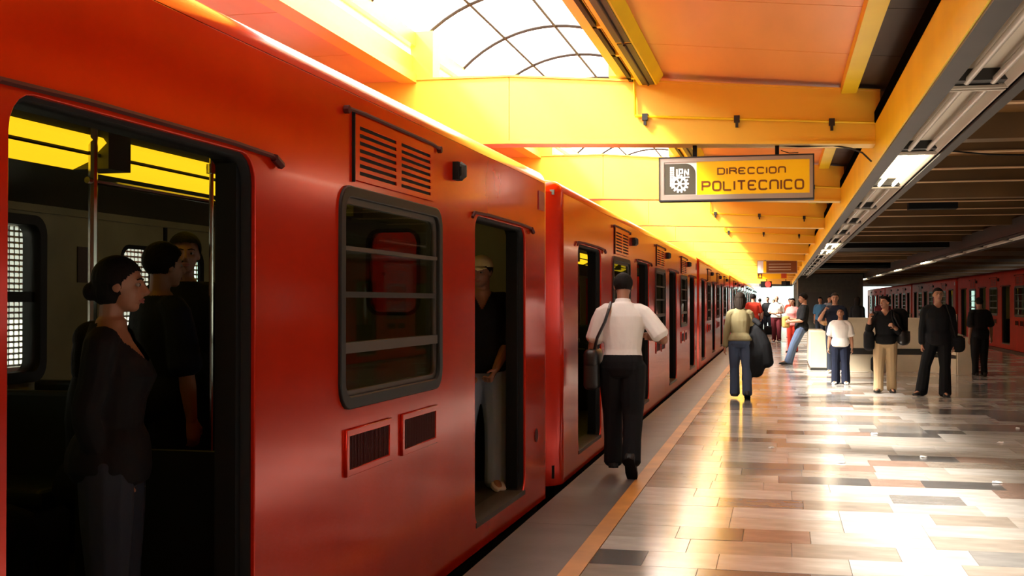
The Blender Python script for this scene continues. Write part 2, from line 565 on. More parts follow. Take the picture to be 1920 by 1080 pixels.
trough('trim_2', 4.10, 4.60, False, 'grey lamp trough over the right side of the platform')

def fixture_proto(lit):
    t = thing('fluorescent_lamp', '', 'lamp', (0, 0, 0))
    L = 2.98
    MB().prism([(-0.155, 0.0), (-0.145, 0.0), (-0.09, 0.085), (0.09, 0.085), (0.145, 0.0), (0.155, 0.0), (0.10, 0.1), (-0.10, 0.1)], 'y', 0.0, L).build('reflector', REFL, t)
    for e in (0.0, L - 0.03):
        MB().box(-0.155, 0.155, e, e + 0.03, -0.004, 0.012).build('end_bar', REFL, t)
    for e in (0.03, L - 0.15):
        MB().box(-0.13, 0.13, e, e + 0.12, 0.02, 0.09).build('socket_block', DARK, t)
    for sx in (-0.07, 0.07):
        MB().tube([(sx, 0.06, 0.028), (sx, L - 0.06, 0.028)], 0.019, 10).build('tube', TUBEON if lit else TUBE, t, True)
    return t
def fixtures(xc, lit_set, n, where, y0=1.15):
    protos = {}
    for k in range(n):
        lit = k in lit_set
        if lit not in protos:
            protos[lit] = fixture_proto(lit)
            o = protos[lit]
        else:
            o = copy_tree(protos[lit])
        o.location = (xc, y0 + 3.03 * k, 2.705)
        nth = ['nearest', 'second', 'third', 'fourth', 'fifth', 'sixth', 'seventh', 'eighth', 'ninth', 'tenth', 'eleventh', 'twelfth', 'thirteenth', 'fourteenth', 'fifteenth', 'sixteenth',
               'seventeenth', 'eighteenth', 'nineteenth', 'twentieth', 'twenty-first', 'twenty-second'][k]
        tag(o, '%s twin-tube lamp, %s along the %s' % ('glowing' if lit else 'unlit', nth, where), 'lamp', 'twin-tube lamps in the ' + where)
fixtures(1.095, {2, 7, 8}, 17, 'amber-edged trough', 4.18)
fixtures(4.35, {5, 8, 11, 14, 15}, 16, 'grey right-hand trough', 22.32)

# ------------------------------------------------------------------ hanging signs
SIGNY = mat('sign_yellow_face', (1.0, 0.60, 0.004), 0.3)
SIGNW = mat('sign_white_face', (0.75, 0.72, 0.68), 0.35)
SIGNK = mat('sign_dark_face', (0.055, 0.05, 0.035), 0.35)
SIGNT = mat('sign_brown_letter', (0.17, 0.045, 0.004), 0.4)
SIGNF = mat('sign_aluminium_frame', (0.42, 0.40, 0.38), 0.3, 0.7)

def ribbon(mb, pts, w, x0, z0, sx, sz, y, closed=False, th=0.002):
    """flat stroke of width w following pts (unit box) placed at x0,z0, scaled sx,sz, facing -y"""
    P = [Vector((x0 + p[0] * sx, z0 + p[1] * sz)) for p in pts]
    n = len(P)
    L, R_ = [], []
    for i in range(n):
        if closed:
            d0 = (P[i] - P[i - 1]).normalized()
            d1 = (P[(i + 1) % n] - P[i]).normalized()
        else:
            d0 = (P[i] - P[max(i - 1, 0)]) if i else (P[1] - P[0])
            d1 = (P[min(i + 1, n - 1)] - P[i]) if i < n - 1 else (P[i] - P[i - 1])
            d0, d1 = d0.normalized(), d1.normalized()
        d = (d0 + d1).normalized()
        nn = Vector((-d.y, d.x))
        k = 1.0 / max(0.6, nn.dot(Vector((-d0.y, d0.x))))
        L.append(P[i] + nn * w / 2 * k)
        R_.append(P[i] - nn * w / 2 * k)
    m = n if closed else n - 1
    for i in range(m):
        j = (i + 1) % n
        a, b, c, d = L[i], L[j], R_[j], R_[i]
        q = [(a.x, y, a.y), (b.x, y, b.y), (c.x, y, c.y), (d.x, y, d.y)]
        q2 = [(p[0], y + th, p[2]) for p in q]
        mb.rings([q, q2])

def arc(cx, cy, rx, ry, a0, a1, n=5):
    return [(cx + rx * math.cos(math.radians(a0 + (a1 - a0) * i / n)), cy + ry * math.sin(math.radians(a0 + (a1 - a0) * i / n))) for i in range(n + 1)]
Rr = 0.28
GL = {
    'O': [(arc(1 - Rr, 1 - Rr, Rr, Rr, 0, 90) + arc(Rr, 1 - Rr, Rr, Rr, 90, 180) + arc(Rr, Rr, Rr, Rr, 180, 270) + arc(1 - Rr, Rr, Rr, Rr, 270, 360), True)],
    'C': [([(1, 0.85)] + arc(1 - Rr, 1 - Rr, Rr, Rr, 30, 90) + arc(Rr, 1 - Rr, Rr, Rr, 90, 180) + arc(Rr, Rr, Rr, Rr, 180, 270) + arc(1 - Rr, Rr, Rr, Rr, 270, 330), False)],
    'I': [([(0, 0), (0, 1)], False)],
    'L': [([(0, 1)] + arc(0.15, 0.15, 0.15, 0.15, 180, 270) + [(1, 0)], False)],
    'T': [([(0, 1), (1, 1)], False), ([(0.5, 1), (0.5, 0)], False)],
    'N': [([(0, 0)] + arc(Rr, 1 - Rr, Rr, Rr, 180, 90) + arc(1 - Rr, 1 - Rr, Rr, Rr, 90, 0) + [(1, 0)], False)],
    'P': [([(0, 0), (0, 1)] + arc(0.75, 0.75, 0.25, 0.25, 90, -90) + [(0, 0.5)], False)],
    'D': [([(0, 0), (0, 1)] + arc(1 - Rr, 1 - Rr, Rr, Rr, 90, 0) + arc(1 - Rr, Rr, Rr, Rr, 0, -90), True)],
    'R': [([(0, 0), (0, 1)] + arc(0.75, 0.78, 0.25, 0.22, 90, -90) + [(0, 0.56)], False), ([(0.5, 0.56), (1, 0.3), (1, 0)], False)],
}
GL['E'] = GL['C'] + [([(0, 0.5), (0.75, 0.5)], False)]
def word(txt, x0, x1, z0, h, w, y, m, parent, name):
    units = [0.0 if c == 'I' else 1.0 for c in txt]
    gap = 0.42
    cw = (x1 - x0) / (sum(units) + gap * (len(txt) - 1))
    x = x0
    for c, u in zip(txt, units):
        b = MB()
        for pts, cl in GL[c]:
            ribbon(b, pts, w, x, z0, cw, h, y, cl)
        b.build(name, m, parent)
        x += cw * (u + gap)

SW, SH = 1.362, 0.39
sign = thing('direction_sign', 'yellow hanging sign reading DIRECCION POLITECNICO with a dark emblem square', 'sign', (-0.385, 11.02, 2.42))
MB().box(-SW / 2, SW / 2, -0.07, 0.07, 0, SH).build('box', SIGNF, sign)
plate('frame', [(-SW / 2 - 0.006, -0.006), (SW / 2 + 0.006, -0.006), (SW / 2 + 0.006, SH + 0.006), (-SW / 2 - 0.006, SH + 0.006)],
      [rrect(-SW / 2 + 0.006, SW / 2 - 0.006, 0.006, SH - 0.006, 0)], 0.17, DARK, sign, frame='xz')
plate('inner_frame', rrect(-SW / 2 + 0.006, SW / 2 - 0.006, 0.006, SH - 0.006, 0), [rrect(-SW / 2 + 0.04, SW / 2 - 0.035, 0.05, SH - 0.04, 0)], 0.16, SIGNF, sign, frame='xz')
yf = -0.0715
plate('white_face', rrect(-SW / 2 + 0.03, -SW / 2 + 0.36, 0.04, SH - 0.03, 0), [], 0.003, SIGNW, sign, frame='xz', at=yf)
plate('yellow_face', rrect(-SW / 2 + 0.335, SW / 2 - 0.03, 0.04, SH - 0.03, 0), [], 0.004, SIGNY, sign, frame='xz', at=yf - 0.0005)
ex0, ex1, ez0, ez1 = -SW / 2 + 0.045, -SW / 2 + 0.325, 0.055, SH - 0.055
dark = [(ex0, ez0), (ex1, ez0)] + [(ex1 - 0.09 + 0.09 * math.cos(a * PI / 12), ez1 - 0.09 + 0.09 * math.sin(a * PI / 12)) for a in range(7)] + [(ex0, ez1)]
em = plate('emblem_panel', dark, [], 0.005, SIGNK, sign, frame='xz', at=yf - 0.0008)
ye = yf - 0.0045
# emblem: block tower, letters and a gear wheel
tw = MB()
for i in range(2):
    for j in range(9):
        if True:
            tw.box(ex0 + 0.05 + i * 0.021, ex0 + 0.05 + i * 0.021 + 0.017, ye, ye + 0.002, ez0 + 0.075 + 0.02 * j, ez0 + 0.075 + 0.02 * j + 0.016)
tw.build('block_tower', SIGNW, em)
lt = MB()
zb = ez0 + 0.168
ribbon(lt, [(0, 0), (0, 1)], 0.013, ex0 + 0.112, zb, 1, 0.062, ye)
ribbon(lt, [(0, 0), (0, 1), (1, 1), (1, 0.45), (0, 0.45)], 0.012, ex0 + 0.134, zb, 0.028, 0.060, ye)
ribbon(lt, [(0, 0), (0, 1)], 0.012, ex0 + 0.182, zb, 1, 0.062, ye)
ribbon(lt, [(0, 1), (1, 0)], 0.012, ex0 + 0.182, zb, 0.034, 0.062, ye)
ribbon(lt, [(0, 0), (0, 1)], 0.012, ex0 + 0.216, zb, 1, 0.062, ye)
ribbon(lt, [(0, 0), (1, 0)], 0.010, ex0 + 0.10, zb - 0.012, 0.125, 1, ye)
lt.build('emblem_letters', SIGNW, em)
gcx, gcz = ex0 + 0.138, ez0 + 0.097
teeth = []
for i in range(14):
    for da, rr in ((-0.32, 0.066), (-0.2, 0.083), (0.2, 0.083), (0.32, 0.066)):
        a = (i + da) * 2 * PI / 14
        teeth.append((gcx + rr * math.cos(a), gcz + rr * math.sin(a)))
holes = []
for i in range(6):
    a = (i + 0.5) * PI / 3
    pts = []
    for dr, da in ((0.020, -0.22), (0.047, -0.36), (0.050, 0.0), (0.047, 0.36), (0.020, 0.22)):
        pts.append((gcx + dr * math.cos(a + da), gcz + dr * math.sin(a + da)))
    holes.append(pts)
plate('gear_wheel', teeth, holes, 0.003, SIGNW, em, frame='xz', at=ye)
word('DIRECCION', -SW / 2 + 0.525, SW / 2 - 0.245, 0.232, 0.052, 0.0125, yf - 0.005, SIGNT, sign, 'letter')
word('POLITECNICO', -SW / 2 + 0.385, SW / 2 - 0.09, 0.088, 0.078, 0.016, yf - 0.005, SIGNT, sign, 'letter')
for bx in (-0.366, 0.365):
    MB().box(bx - 0.018, bx + 0.018, -0.03, 0.03, SH, 0.515).build('hanger', BLACK, sign)
cb = MB().tube([(0.37, 0, 0.49), (0.55, -0.01, 0.47), (0.85, -0.02, 0.47), (1.0, -0.02, 0.44), (1.10, -0.01, 0.40), (1.18, 0, 0.32)], 0.008)
cb.tube([(0.40, 0, 0.44), (0.47, -0.04, 0.41), (0.55, -0.05, 0.41)], 0.004)
cb.build('cable', DARK, sign)

sg = thing('direction_sign', 'brown hanging sign with a white left end farther along the platform', 'sign', (-0.08, BEAMY[9], 2.47))
MB().box(-0.66, 0.66, -0.06, 0.06, 0, 0.43).build('box', SIGNF, sg)
MB().box(-0.64, -0.46, -0.066, -0.06, 0.02, 0.41).build('white_face', SIGNW, sg)
MB().box(-0.46, -0.36, -0.066, -0.06, 0.02, 0.41).build('yellow_face', SIGNY, sg)
MB().box(-0.36, 0.64, -0.066, -0.06, 0.02, 0.41).build('brown_face', SIGNT, sg)
for zz_ in (0.30, 0.20, 0.11):
    MB().box(-0.28, 0.45, -0.069, -0.066, zz_, zz_ + 0.018).build('text_line', REFL, sg)
for bx in (-0.4, 0.4):
    MB().box(bx - 0.02, bx + 0.02, -0.02, 0.02, 0.43, 0.50).build('hanger', BLACK, sg)
sg = thing('direction_sign', 'small yellow hanging sign with red end near the far platform end', 'sign', (-0.35, BEAMY[12], 2.62))
MB().box(-0.72, 0.72, -0.06, 0.06, 0, 0.32).build('box', SIGNY, sg)
MB().box(-0.68, -0.48, -0.066, -0.06, 0.03, 0.29).build('emblem_panel', SIGNT, sg)
MB().box(-0.62, -0.54, -0.07, -0.066, 0.09, 0.23).build('emblem_mark', SIGNY, sg)
MB().box(0.42, 0.68, -0.066, -0.06, 0.03, 0.29).build('red_face', mat('sign_red', (0.5, 0.06, 0.01), 0.4), sg)
for bx in (-0.4, 0.4):
    MB().box(bx - 0.02, bx + 0.02, -0.02, 0.02, 0.32, 0.36).build('hanger', BLACK, sg)

# ------------------------------------------------------------------ far end of the platform
tag(MB().box(4.2, 6.4, 100, 100.4, 0.0, 3.7).box(1.1, 4.2, 100, 100.4, 0.0, 3.7).build('wall_end_block', CONC), 'grey wall added behind the booth to darken far-end reflections', None, kind='structure')  # added so the opposite train mirrors less of the bright end
tag(MB().box(9.7, 11.4, 100, 100.4, -1.4, 3.7).box(6.4, 9.7, 100, 100.4, 2.75, 3.7).box(-6.4, -4.4, 100, 100.4, -1.4, 3.7).box(-4.4, -1.6, 100, 100.4, 2.75, 3.7).build('wall_track_block', CONC), 'grey walls added round the far tracks to darken reflections', None, kind='structure')  # added along with the end wall to darken what the cars reflect
wend = tag(MB().box(-1.6, 1.0, 97.5, 98.0, 2.75, 3.6).build('trim_3', mat('dusk_grey', (0.06, 0.05, 0.06), 0.6)), 'dark lintel across the far end of the platform roof', None, kind='structure')
tag(MB().box(0.88, 1.12, 66, 66.3, 0.0, 2.7).build('trim_4', CONC), 'slim grey column under the lamp trough near the far end', None, kind='structure')
BOOTH = mat('booth_dark_panel', (0.035, 0.035, 0.028), 0.5, var=0.4)
bo = thing('service_booth', 'dark booth wall standing in the middle of the platform', 'booth', (2.3, 62, 0))
MB().box(-1.4, 1.75, 0, 6, 0, 2.9).build('wall', BOOTH, bo)
MB().box(-1.2, 0.4, -0.03, 0, 1.0, 2.0).build('window_panel', DARK, bo)
MB().box(0.7, 1.5, -0.03, 0, 0.05, 2.1).build('door', DARK, bo)
sgn = thing('signal_lamp', 'red and black round signal hanging at the far end of the platform', 'signal', (-0.75, BEAMY[14], 2.30))
MB().box(-0.35, 0.3, -0.05, 0.05, 0.05, 0.42).build('case', BLACK, sgn)
MB().tube([(0.08, -0.05, 0.24), (0.08, -0.09, 0.24)], 0.17, 14).build('lens', emit('signal_red', (0.9, 0.03, 0.02), 1.2), sgn)
MB().box(-0.02, 0.02, -0.02, 0.02, 0.42, 0.64).build('hanger', BLACK, sgn)
sgn = thing('signal_lamp', 'small dark twin signal box hanging beside the round red signal', 'signal', (0.35, BEAMY[14], 2.38))
MB().box(-0.25, 0.25, -0.05, 0.05, 0.05, 0.35).build('case', BLACK, sgn)
MB().box(-0.2, 0.0, -0.08, -0.05, 0.1, 0.3).build('visor', DARK, sgn)
MB().box(-0.02, 0.02, -0.02, 0.02, 0.35, 0.525).build('hanger', BLACK, sgn)

# ------------------------------------------------------------------ stair parapet
BAND = mat('black_marble_band', (0.02, 0.02, 0.018), 0.25)
par = tag(MB().box(1.25, 3.06, 27.0, 27.22, 0, 1.12).build('stair_parapet', CREAM), 'cream marble parapet with a black band round the stairs', 'parapet')
MB().box(1.24, 3.07, 26.985, 27.0, 0.37, 0.50).build('band', BAND, par)
MB().box(1.22, 3.09, 26.96, 27.26, 1.12, 1.16).build('coping', CREAM, par)
def slanted(name, p, q, t, z0, z1a, z1b, m, parent):
    p, q = Vector(p), Vector(q)
    d = (q - p).normalized()
    n = Vector((-d.y, d.x)) * t
    a, b, c, e = p - n, q - n, q + n, p + n
    return MB().rings([[(a.x, a.y, z0), (b.x, b.y, z0), (c.x, c.y, z0), (e.x, e.y, z0)], [(a.x, a.y, z1a), (b.x, b.y, z1b), (c.x, c.y, z1b), (e.x, e.y, z1a)]]).build(name, m, parent)
slanted('wing_wall', (3.08, 27.1), (3.62, 26.2), 0.09, 0, 1.02, 0.82, CREAM, par)
slanted('band', (3.08, 27.1), (3.62, 26.2), 0.1, 0.33, 0.46, 0.40, BAND, par)
MB().box(3.56, 3.86, 26.0, 26.3, 0, 0.78).build('end_post', CREAM, par)
for px_, py_ in ((2.75, 27.1), (3.2, 26.9), (3.58, 26.3)):
    MB().tube([(px_, py_, 0.78), (px_, py_, 1.25)], 0.025).build('rail_post', STEEL, par)
pl = tag(MB().box(0.66, 1.0, 27.2, 30.6, 0.02, 0.84).build('stair_parapet', CREAM), 'cream parapet end beside the leaning man', 'parapet')
MB().box(0.655, 1.005, 27.19, 30.6, 0.0, 0.06).build('base_band', BAND, pl)
MB().box(1.0, 1.25, 27.6, 30.6, 0.0, 0.75).build('opening_dark_block', BLACK, pl)  # black block in place of the darkness in the stair opening
MB().box(0.95, 1.3, 27.5, 30.6, 0.98, 1.04).build('hand_rail', mat('varnished_wood', (0.30, 0.16, 0.06), 0.4), pl)
for yq in (27.6, 29.0, 30.5):
    MB().tube([(1.1, yq, 0.75), (1.1, yq, 0.98)], 0.02).build('rail_post', STEEL, pl)

# ------------------------------------------------------------------ metro cars
# car axes: x=0 is the platform side, inside towards -x; y=0 is the far end, the car runs to y=-CL; z as on the platform
CL, CW, CR = 16.29, 2.5, 0.22
DW, PITCH, ZF, ZD = 1.37, 4.365, 0.165, 2.02
DOORS = [-0.9 - DW - PITCH * k for k in range(4)]          # start (near edge) of each door
BAYS = [DOORS[k] - (PITCH - DW) for k in range(3)]         # start of each window bay between doors (far edge of the next door)
ZSIDE = 2.405

def car_proto():
    car = thing('metro_car', '', 'train car')
    # ---- platform side
    holes = [rrect(d, d + DW, ZF, ZD, 0.10) for d in DOORS]
    wins = []
    for d in DOORS[:3]:
        w0 = d - 2.22 + 0.03
        wins.append((w0, w0 + 1.46))
    holes += [rrect(a, b, 1.05, 1.99, 0.10) for a, b in wins]
    side = plate('side_panel', rrect(-CL + CR, -CR, 0.0, ZSIDE, 0), holes, 0.03, RED, car, bevel=0.004, at=-0.015)
    for q, d in enumerate(DOORS):
        plate('door_jamb', rrect(d - 0.012, d + DW + 0.012, ZF - 0.012, ZD + 0.012, 0.11), [rrect(d + 0.012, d + DW - 0.012, ZF + 0.004, ZD - 0.012, 0.09)], 0.12, BLACK, car, at=-0.075)
        MB().box(-0.16, 0.004, d + 0.02, d + DW - 0.02, ZF - 0.02, ZF + 0.012).build('door_sill', ALU, car)
        # rubber edge of the leaf slid into the wall
        MB().box(-0.13, -0.05, d + DW - 0.05, d + DW - 0.012, ZF + 0.02, ZD - 0.03).build('door_leaf_edge', BLACK, car)
        rl = MB().tube([(0.012, d - 0.10, ZD - 0.02), (0.014, d - 0.06, ZD + 0.012), (0.014, d + 0.3, ZD + 0.02), (0.014, d + DW - 0.2, ZD + 0.02), (0.014, d + DW + 0.10, ZD + 0.012), (0.016, d + DW + 0.17, ZD - 0.012)], 0.010, 6)
        rl.tube([(0.018, d + DW + 0.12, ZD + 0.006), (0.018, d + DW + 0.18, ZD - 0.016)], 0.016, 6)
        rl.build('rain_rail', DKRED, car, True)
    for (a, b) in wins:
        fr = plate('window_frame', rrect(a - 0.012, b + 0.012, 1.04, 2.0, 0.11), [rrect(a + 0.045, b - 0.045, 1.095, 1.95, 0.07)], 0.04, RUBBER, car, bevel=0.006, at=-0.005)
        plate('inner_frame', rrect(a + 0.045, b - 0.045, 1.09, 1.955, 0.075), [rrect(a + 0.065, b - 0.065, 1.118, 1.925, 0.06)], 0.03, ALU, fr, at=-0.02)
        MB().box(-0.03, 0.004, a + 0.06, b - 0.06, 1.722, 1.740).build('window_bar', ALU, fr)
        MB().box(-0.03, 0.0, a + 0.06, b - 0.06, 1.52, 1.545).build('window_bar', RUBBER, fr)
        MB().box(-0.03, 0.006, a + 0.06, b - 0.06, 1.28, 1.325).build('window_bar', ALU, fr)
        MB().box(-0.026, -0.022, a + 0.06, b - 0.06, 1.10, 1.945).build('pane', GLASS, fr)
        # louvred vent above
        la, lb = a + 0.15, a + 1.31
        lv = plate('louvre_panel', rrect(la, lb, 2.03, 2.315, 0), [rrect(c0, c1, 2.055 + 0.033 * i, 2.055 + 0.033 * i + 0.017, 0) for i in range(7) for c0, c1 in ((la + 0.06, la + 0.56), (la + 0.63, lb - 0.05))], 0.010, RED, car, at=0.007)
        MB().box(0.0, 0.0035, la + 0.03, lb - 0.03, 2.04, 2.30).build('vent_void', BLACK, lv)
        MB().box(0.0, 0.013, la - 0.005, la + 0.005, 2.02, 2.325).build('seam', BLACK, lv)
        MB().tube([(0.016, la - 0.09, 2.325), (0.016, la + 0.1, 2.33), (0.016, lb - 0.05, 2.328), (0.016, lb + 0.09, 2.318)], 0.009, 6).build('rain_rail', DKRED, lv, True)
        MB().tube([(0.004, la - 0.10, 2.318), (0.026, la - 0.10, 2.318)], 0.018, 8).tube([(0.004, lb + 0.10, 2.314), (0.026, lb + 0.10, 2.314)], 0.018, 8).build('rail_end', DKRED, lv)
        # pair of low grilles
        for g0, g1 in ((a + 0.06, a + 0.64), (a + 0.80, a + 1.38)):
            gr = plate('grille_frame', rrect(g0, g1, 0.755, 0.955, 0), [rrect(g0 + 0.03, g1 - 0.03, 0.785, 0.925, 0)], 0.016, RED, car, bevel=0.003, at=0.006)
            gb = MB().box(0.0, 0.004, g0 + 0.03, g1 - 0.03, 0.785, 0.925)
            yq = g0 + 0.035
            while yq < g1 - 0.035:
                gb.box(0.004, 0.008, yq, yq + 0.008, 0.787, 0.923)
                yq += 0.018
            gb.build('grille_mesh', DKRED, gr)
        MB().box(0.0, 0.035, b + 0.245, b + 0.335, 2.185, 2.285).build('lamp_bracket', BLACK, car)
        MB().tube([(0.03, b + 0.29, 2.20), (0.05, b + 0.29, 2.21), (0.05, b + 0.29, 2.26), (0.03, b + 0.29, 2.27)], 0.022, 8).build('indicator_lamp', DARK, car, True)
    MB().box(0.0, 0.006, -0.47, -0.26, 2.19, 2.33).build('number_plate', mat('plum_plate', (0.22, 0.01, 0.02), 0.4), car)
    MB().tube([(0.0, -0.55, 0.52), (0.006, -0.55, 0.52)], 0.05, 14).build('access_cap', DKRED, car)
    # ---- far side
    fholes = [rrect(d, d + DW, ZF, ZD, 0.06) for d in DOORS] + [rrect(a, b, 1.05, 1.99, 0.10) for a, b in wins]
    plate('side_panel', rrect(-CL + CR, -CR, 0.0, ZSIDE, 0), fholes, 0.03, RED, car, at=-CW + 0.015)
    plate('lining', rrect(-CL + CR, -CR, ZF, 2.12, 0), fholes, 0.02, LINING, car, at=-CW + 0.07)
    for d in DOORS:
        m_ = d + DW / 2
        for l0, l1 in ((d, m_ - 0.006), (m_ + 0.006, d + DW)):
            lf = plate('door_leaf', rrect(l0, l1, ZF, ZD, 0), [rrect(l0 + 0.14, l1 - 0.14, 1.02, 1.86, 0.09)], 0.03, LINING, car, at=-CW + 0.05)
            plate('door_gasket', rrect(l0 + 0.12, l1 - 0.12, 1.0, 1.88, 0.10), [rrect(l0 + 0.145, l1 - 0.145, 1.025, 1.855, 0.085)], 0.04, BLACK, lf, at=-CW + 0.05)
            MB().box(-CW + 0.045, -CW + 0.05, l0 + 0.13, l1 - 0.13, 1.01, 1.87).build('pane', GLASS, lf)
        MB().box(-CW + 0.06, -CW + 0.075, m_ - 0.02, m_ + 0.02, ZF, ZD).build('door_seal', BLACK, car)
    for (a, b) in wins:
        fr = plate('window_frame', rrect(a - 0.012, b + 0.012, 1.04, 2.0, 0.11), [rrect(a + 0.05, b - 0.05, 1.10, 1.945, 0.07)], 0.12, RUBBER, car, at=-CW + 0.04)
        MB().box(-CW + 0.01, -CW + 0.06, a + 0.04, b - 0.04, 1.50, 1.56).build('window_bar', RUBBER, fr)
        MB().box(-CW + 0.03, -CW + 0.034, a + 0.04, b - 0.04, 1.10, 1.95).build('pane', GLASS, fr)
        # poster and seats under the window
        MB().box(-CW + 0.081, -CW + 0.088, b + 0.34, b + 0.52, 1.62, 1.84).build('notice', mat('brown_notice', (0.05, 0.03, 0.02), 0.6), car)
        for sy in (a + 0.08, a + 0.80):
            st = link('seat', rbox_mesh('seat', 0.86, 0.46, 0.09, 0.03), SEAT, car)
            st.location = (-CW + 0.55, sy + 0.3, ZF + 0.42)
            bk = link('seat_back', rbox_mesh('seat_back', 0.86, 0.06, 0.46, 0.025), SEAT, car)
            bk.location = (-CW + 0.55, sy + 0.54, ZF + 0.66)
            MB().box(-CW + 0.2, -CW + 0.9, sy + 0.15, sy + 0.42, ZF, ZF + 0.38).build('seat_base', DARK, car)
    # ---- ends: corner posts, end walls with a gangway door window
    for ye, sgn_ in ((-CR, 1), (-CL + CR, -1)):
        for xs, sx in ((-CR, 1), (-CW + CR, -1)):
            rr0, rr1 = [], []
            for k in range(9):
                a = PI / 2 * k / 8
                rr0.append((xs + sx * CR * math.cos(a), ye + sgn_ * CR * math.sin(a), 0.0))
                rr1.append((xs + sx * CR * math.cos(a), ye + sgn_ * CR * math.sin(a), ZSIDE))
            for k in range(8, -1, -1):
                a = PI / 2 * k / 8
                rr0.append((xs + sx * (CR - 0.03) * math.cos(a), ye + sgn_ * (CR - 0.03) * math.sin(a), 0.0))
                rr1.append((xs + sx * (CR - 0.03) * math.cos(a), ye + sgn_ * (CR - 0.03) * math.sin(a), ZSIDE))
            MB().rings([rr0, rr1]).build('corner_post', RED, car, True)
        yo = ye + sgn_ * (CR - 0.015)
        wh = [rrect(-1.46, -1.06, 1.42, 2.06, 0.09)] if sgn_ > 0 else []
        plate('end_wall', rrect(-CW + CR, -CR, 0.0, ZSIDE, 0), wh, 0.03, RED, car, frame='xz', at=yo)
        plate('end_lining', rrect(-CW + 0.20, -0.20, ZF, 2.25, 0), wh, 0.02, LINING, car, frame='xz', at=yo - sgn_ * 0.06)
        gd = plate('gangway_door', rrect(-1.68, -0.84, ZF, 2.14, 0.03), wh, 0.03, mat('gangway_olive', (0.14, 0.13, 0.08), 0.5), car, frame='xz', at=yo - sgn_ * 0.075)
        if not wh:
            continue
        plate('gasket', rrect(-1.485, -1.035, 1.395, 2.085, 0.11), wh, 0.05, BLACK, gd, frame='xz', at=yo - sgn_ * 0.08)
        MB().box(-1.5, -1.0, yo - sgn_ * 0.05 - 0.002, yo - sgn_ * 0.05 + 0.002, 1.40, 2.08).build('pane', GLASS, gd)
    # ---- roof with rolled shoulders, rounded towards the ends
    def roof_ring(y, ins):
        out = []
        rs = 0.10
        for k in range(9):
            a = PI / 2 * k / 8
            out.append((-rs + rs * math.cos(a) - ins, y, ZSIDE + rs * math.sin(a) - ins * 0.6))
        for k in range(1, 8):
            u = k / 8
            out.append((-rs - ins - (CW - 2 * rs - 2 * ins) * u, y, ZSIDE + rs - ins * 0.6 + 0.14 * math.sin(PI * u)))
        for k in range(8, -1, -1):
            a = PI / 2 * k / 8
            out.append((-CW + rs - rs * math.cos(a) + ins, y, ZSIDE + rs * math.sin(a) - ins * 0.6))
        return out
    rr = []
    for y, sgn_ in ((-CL, -1), (0.0, 1)):
        seq = []
        for k in range(7):
            a = PI / 2 * k / 6
            seq.append((y - sgn_ * (CR - CR * math.cos(a)), CR - CR * math.sin(a)))
        rr.append((seq))
    ring_list = [roof_ring(y, i) for y, i in rr[0]] + [roof_ring(y, i) for y, i in rr[1][::-1]]
    MB().rings(ring_list).build('roof', RED, car, True)
    MB().box(-CW + 0.05, -0.05, -CL + 0.06, -0.06, 0.06, ZF).build('car_floor', CARFLOOR, car)
    MB().box(-CW + 0.05, -0.05, -CL + 0.06, -0.06, 2.38, 2.42).build('car_ceiling', CARCEIL, car)
    MB().box(-CW + 0.10, -0.07, -CL + 0.2, -0.2, -0.75, 0.06).build('underframe', BLACK, car)
    for wy in (-2.6, -4.6, -11.7, -13.7):
        for wx in (-0.55, -1.95):
            MB().tube([(wx - 0.06, wy, -0.62), (wx + 0.06, wy, -0.62)], 0.42, 16).build('wheel', DARK, car)
    # ---- lamps along the far side of the ceiling, hand rails and poles
    for k in range(9):
        y0 = -CL + 0.90 + k * 1.66
        cove = [(-1.62, 2.165), (-1.585, 2.15), (-1.50, 2.185), (-1.40, 2.275), (-1.42, 2.30), (-1.62, 2.30)]
        lp = MB().prism(cove, 'y', y0, y0 + 1.46).build('ceiling_lamp', YGLOW, car)
        MB().tube([(-1.44, y0 - 0.12, 2.215), (-1.44, y0 + 1.58, 2.215)], 0.010, 6).build('lamp_rail', DARK, lp)
        MB().box(-1.62, -1.44, y0 - 0.1, y0 + 1.6, 2.301, 2.38).build('lamp_housing', CARCEIL, lp)
        MB().box(-1.63, -1.39, y0 + 1.46, y0 + 1.66, 2.15, 2.38).build('lamp_cap', CARCEIL, lp)
    plate('cornice', rrect(-CL + CR, -CR, 2.02, 2.12, 0), [], 0.03, LINING, car, at=-CW + 0.10)
    MB().prism([(-CW + 0.09, 2.06), (-1.62, 2.16), (-1.62, 2.38), (-CW + 0.06, 2.38)], 'y', -CL + 0.1, -0.1).build('cove_panel', CARCEIL, car)
    for d in DOORS[:3]:
        m_ = d + DW / 2
        MB().tube([(-1.41, d - 0.40, 0.86), (-1.41, d - 0.47, 0.87), (-1.41, d - 0.50, 0.93), (-1.41, d - 0.50, 2.0), (-1.41, d - 0.52, 2.06), (-1.41, d - 0.60, 2.08), (-1.41, d - 1.85, 2.08)], 0.016, 8).build('grab_rail', STEEL, car, True)
        MB().tube([(-1.41, d - 1.80, ZF), (-1.41, d - 1.80, 2.38)], 0.022, 8).build('pole', STEEL, car, True)
        pb = MB().tube([(-0.92, d - 1.55, ZF), (-0.92, d - 1.55, 2.38)], 0.011, 8)
        pb.tube([(-0.92, d - 1.55, 2.13), (-0.92, d - 1.55, 2.175)], 0.026, 10)
        pb.build('pole', STEEL, car, True)
        MB().box(-0.95, -0.06, d + DW + 0.36, d + DW + 0.40, ZF, ZF + 0.75).build('windscreen', BLACK, car)
        MB().box(-0.95, -0.06, d - 0.40, d - 0.36, ZF, ZF + 0.75).build('windscreen', BLACK, car)
    return car

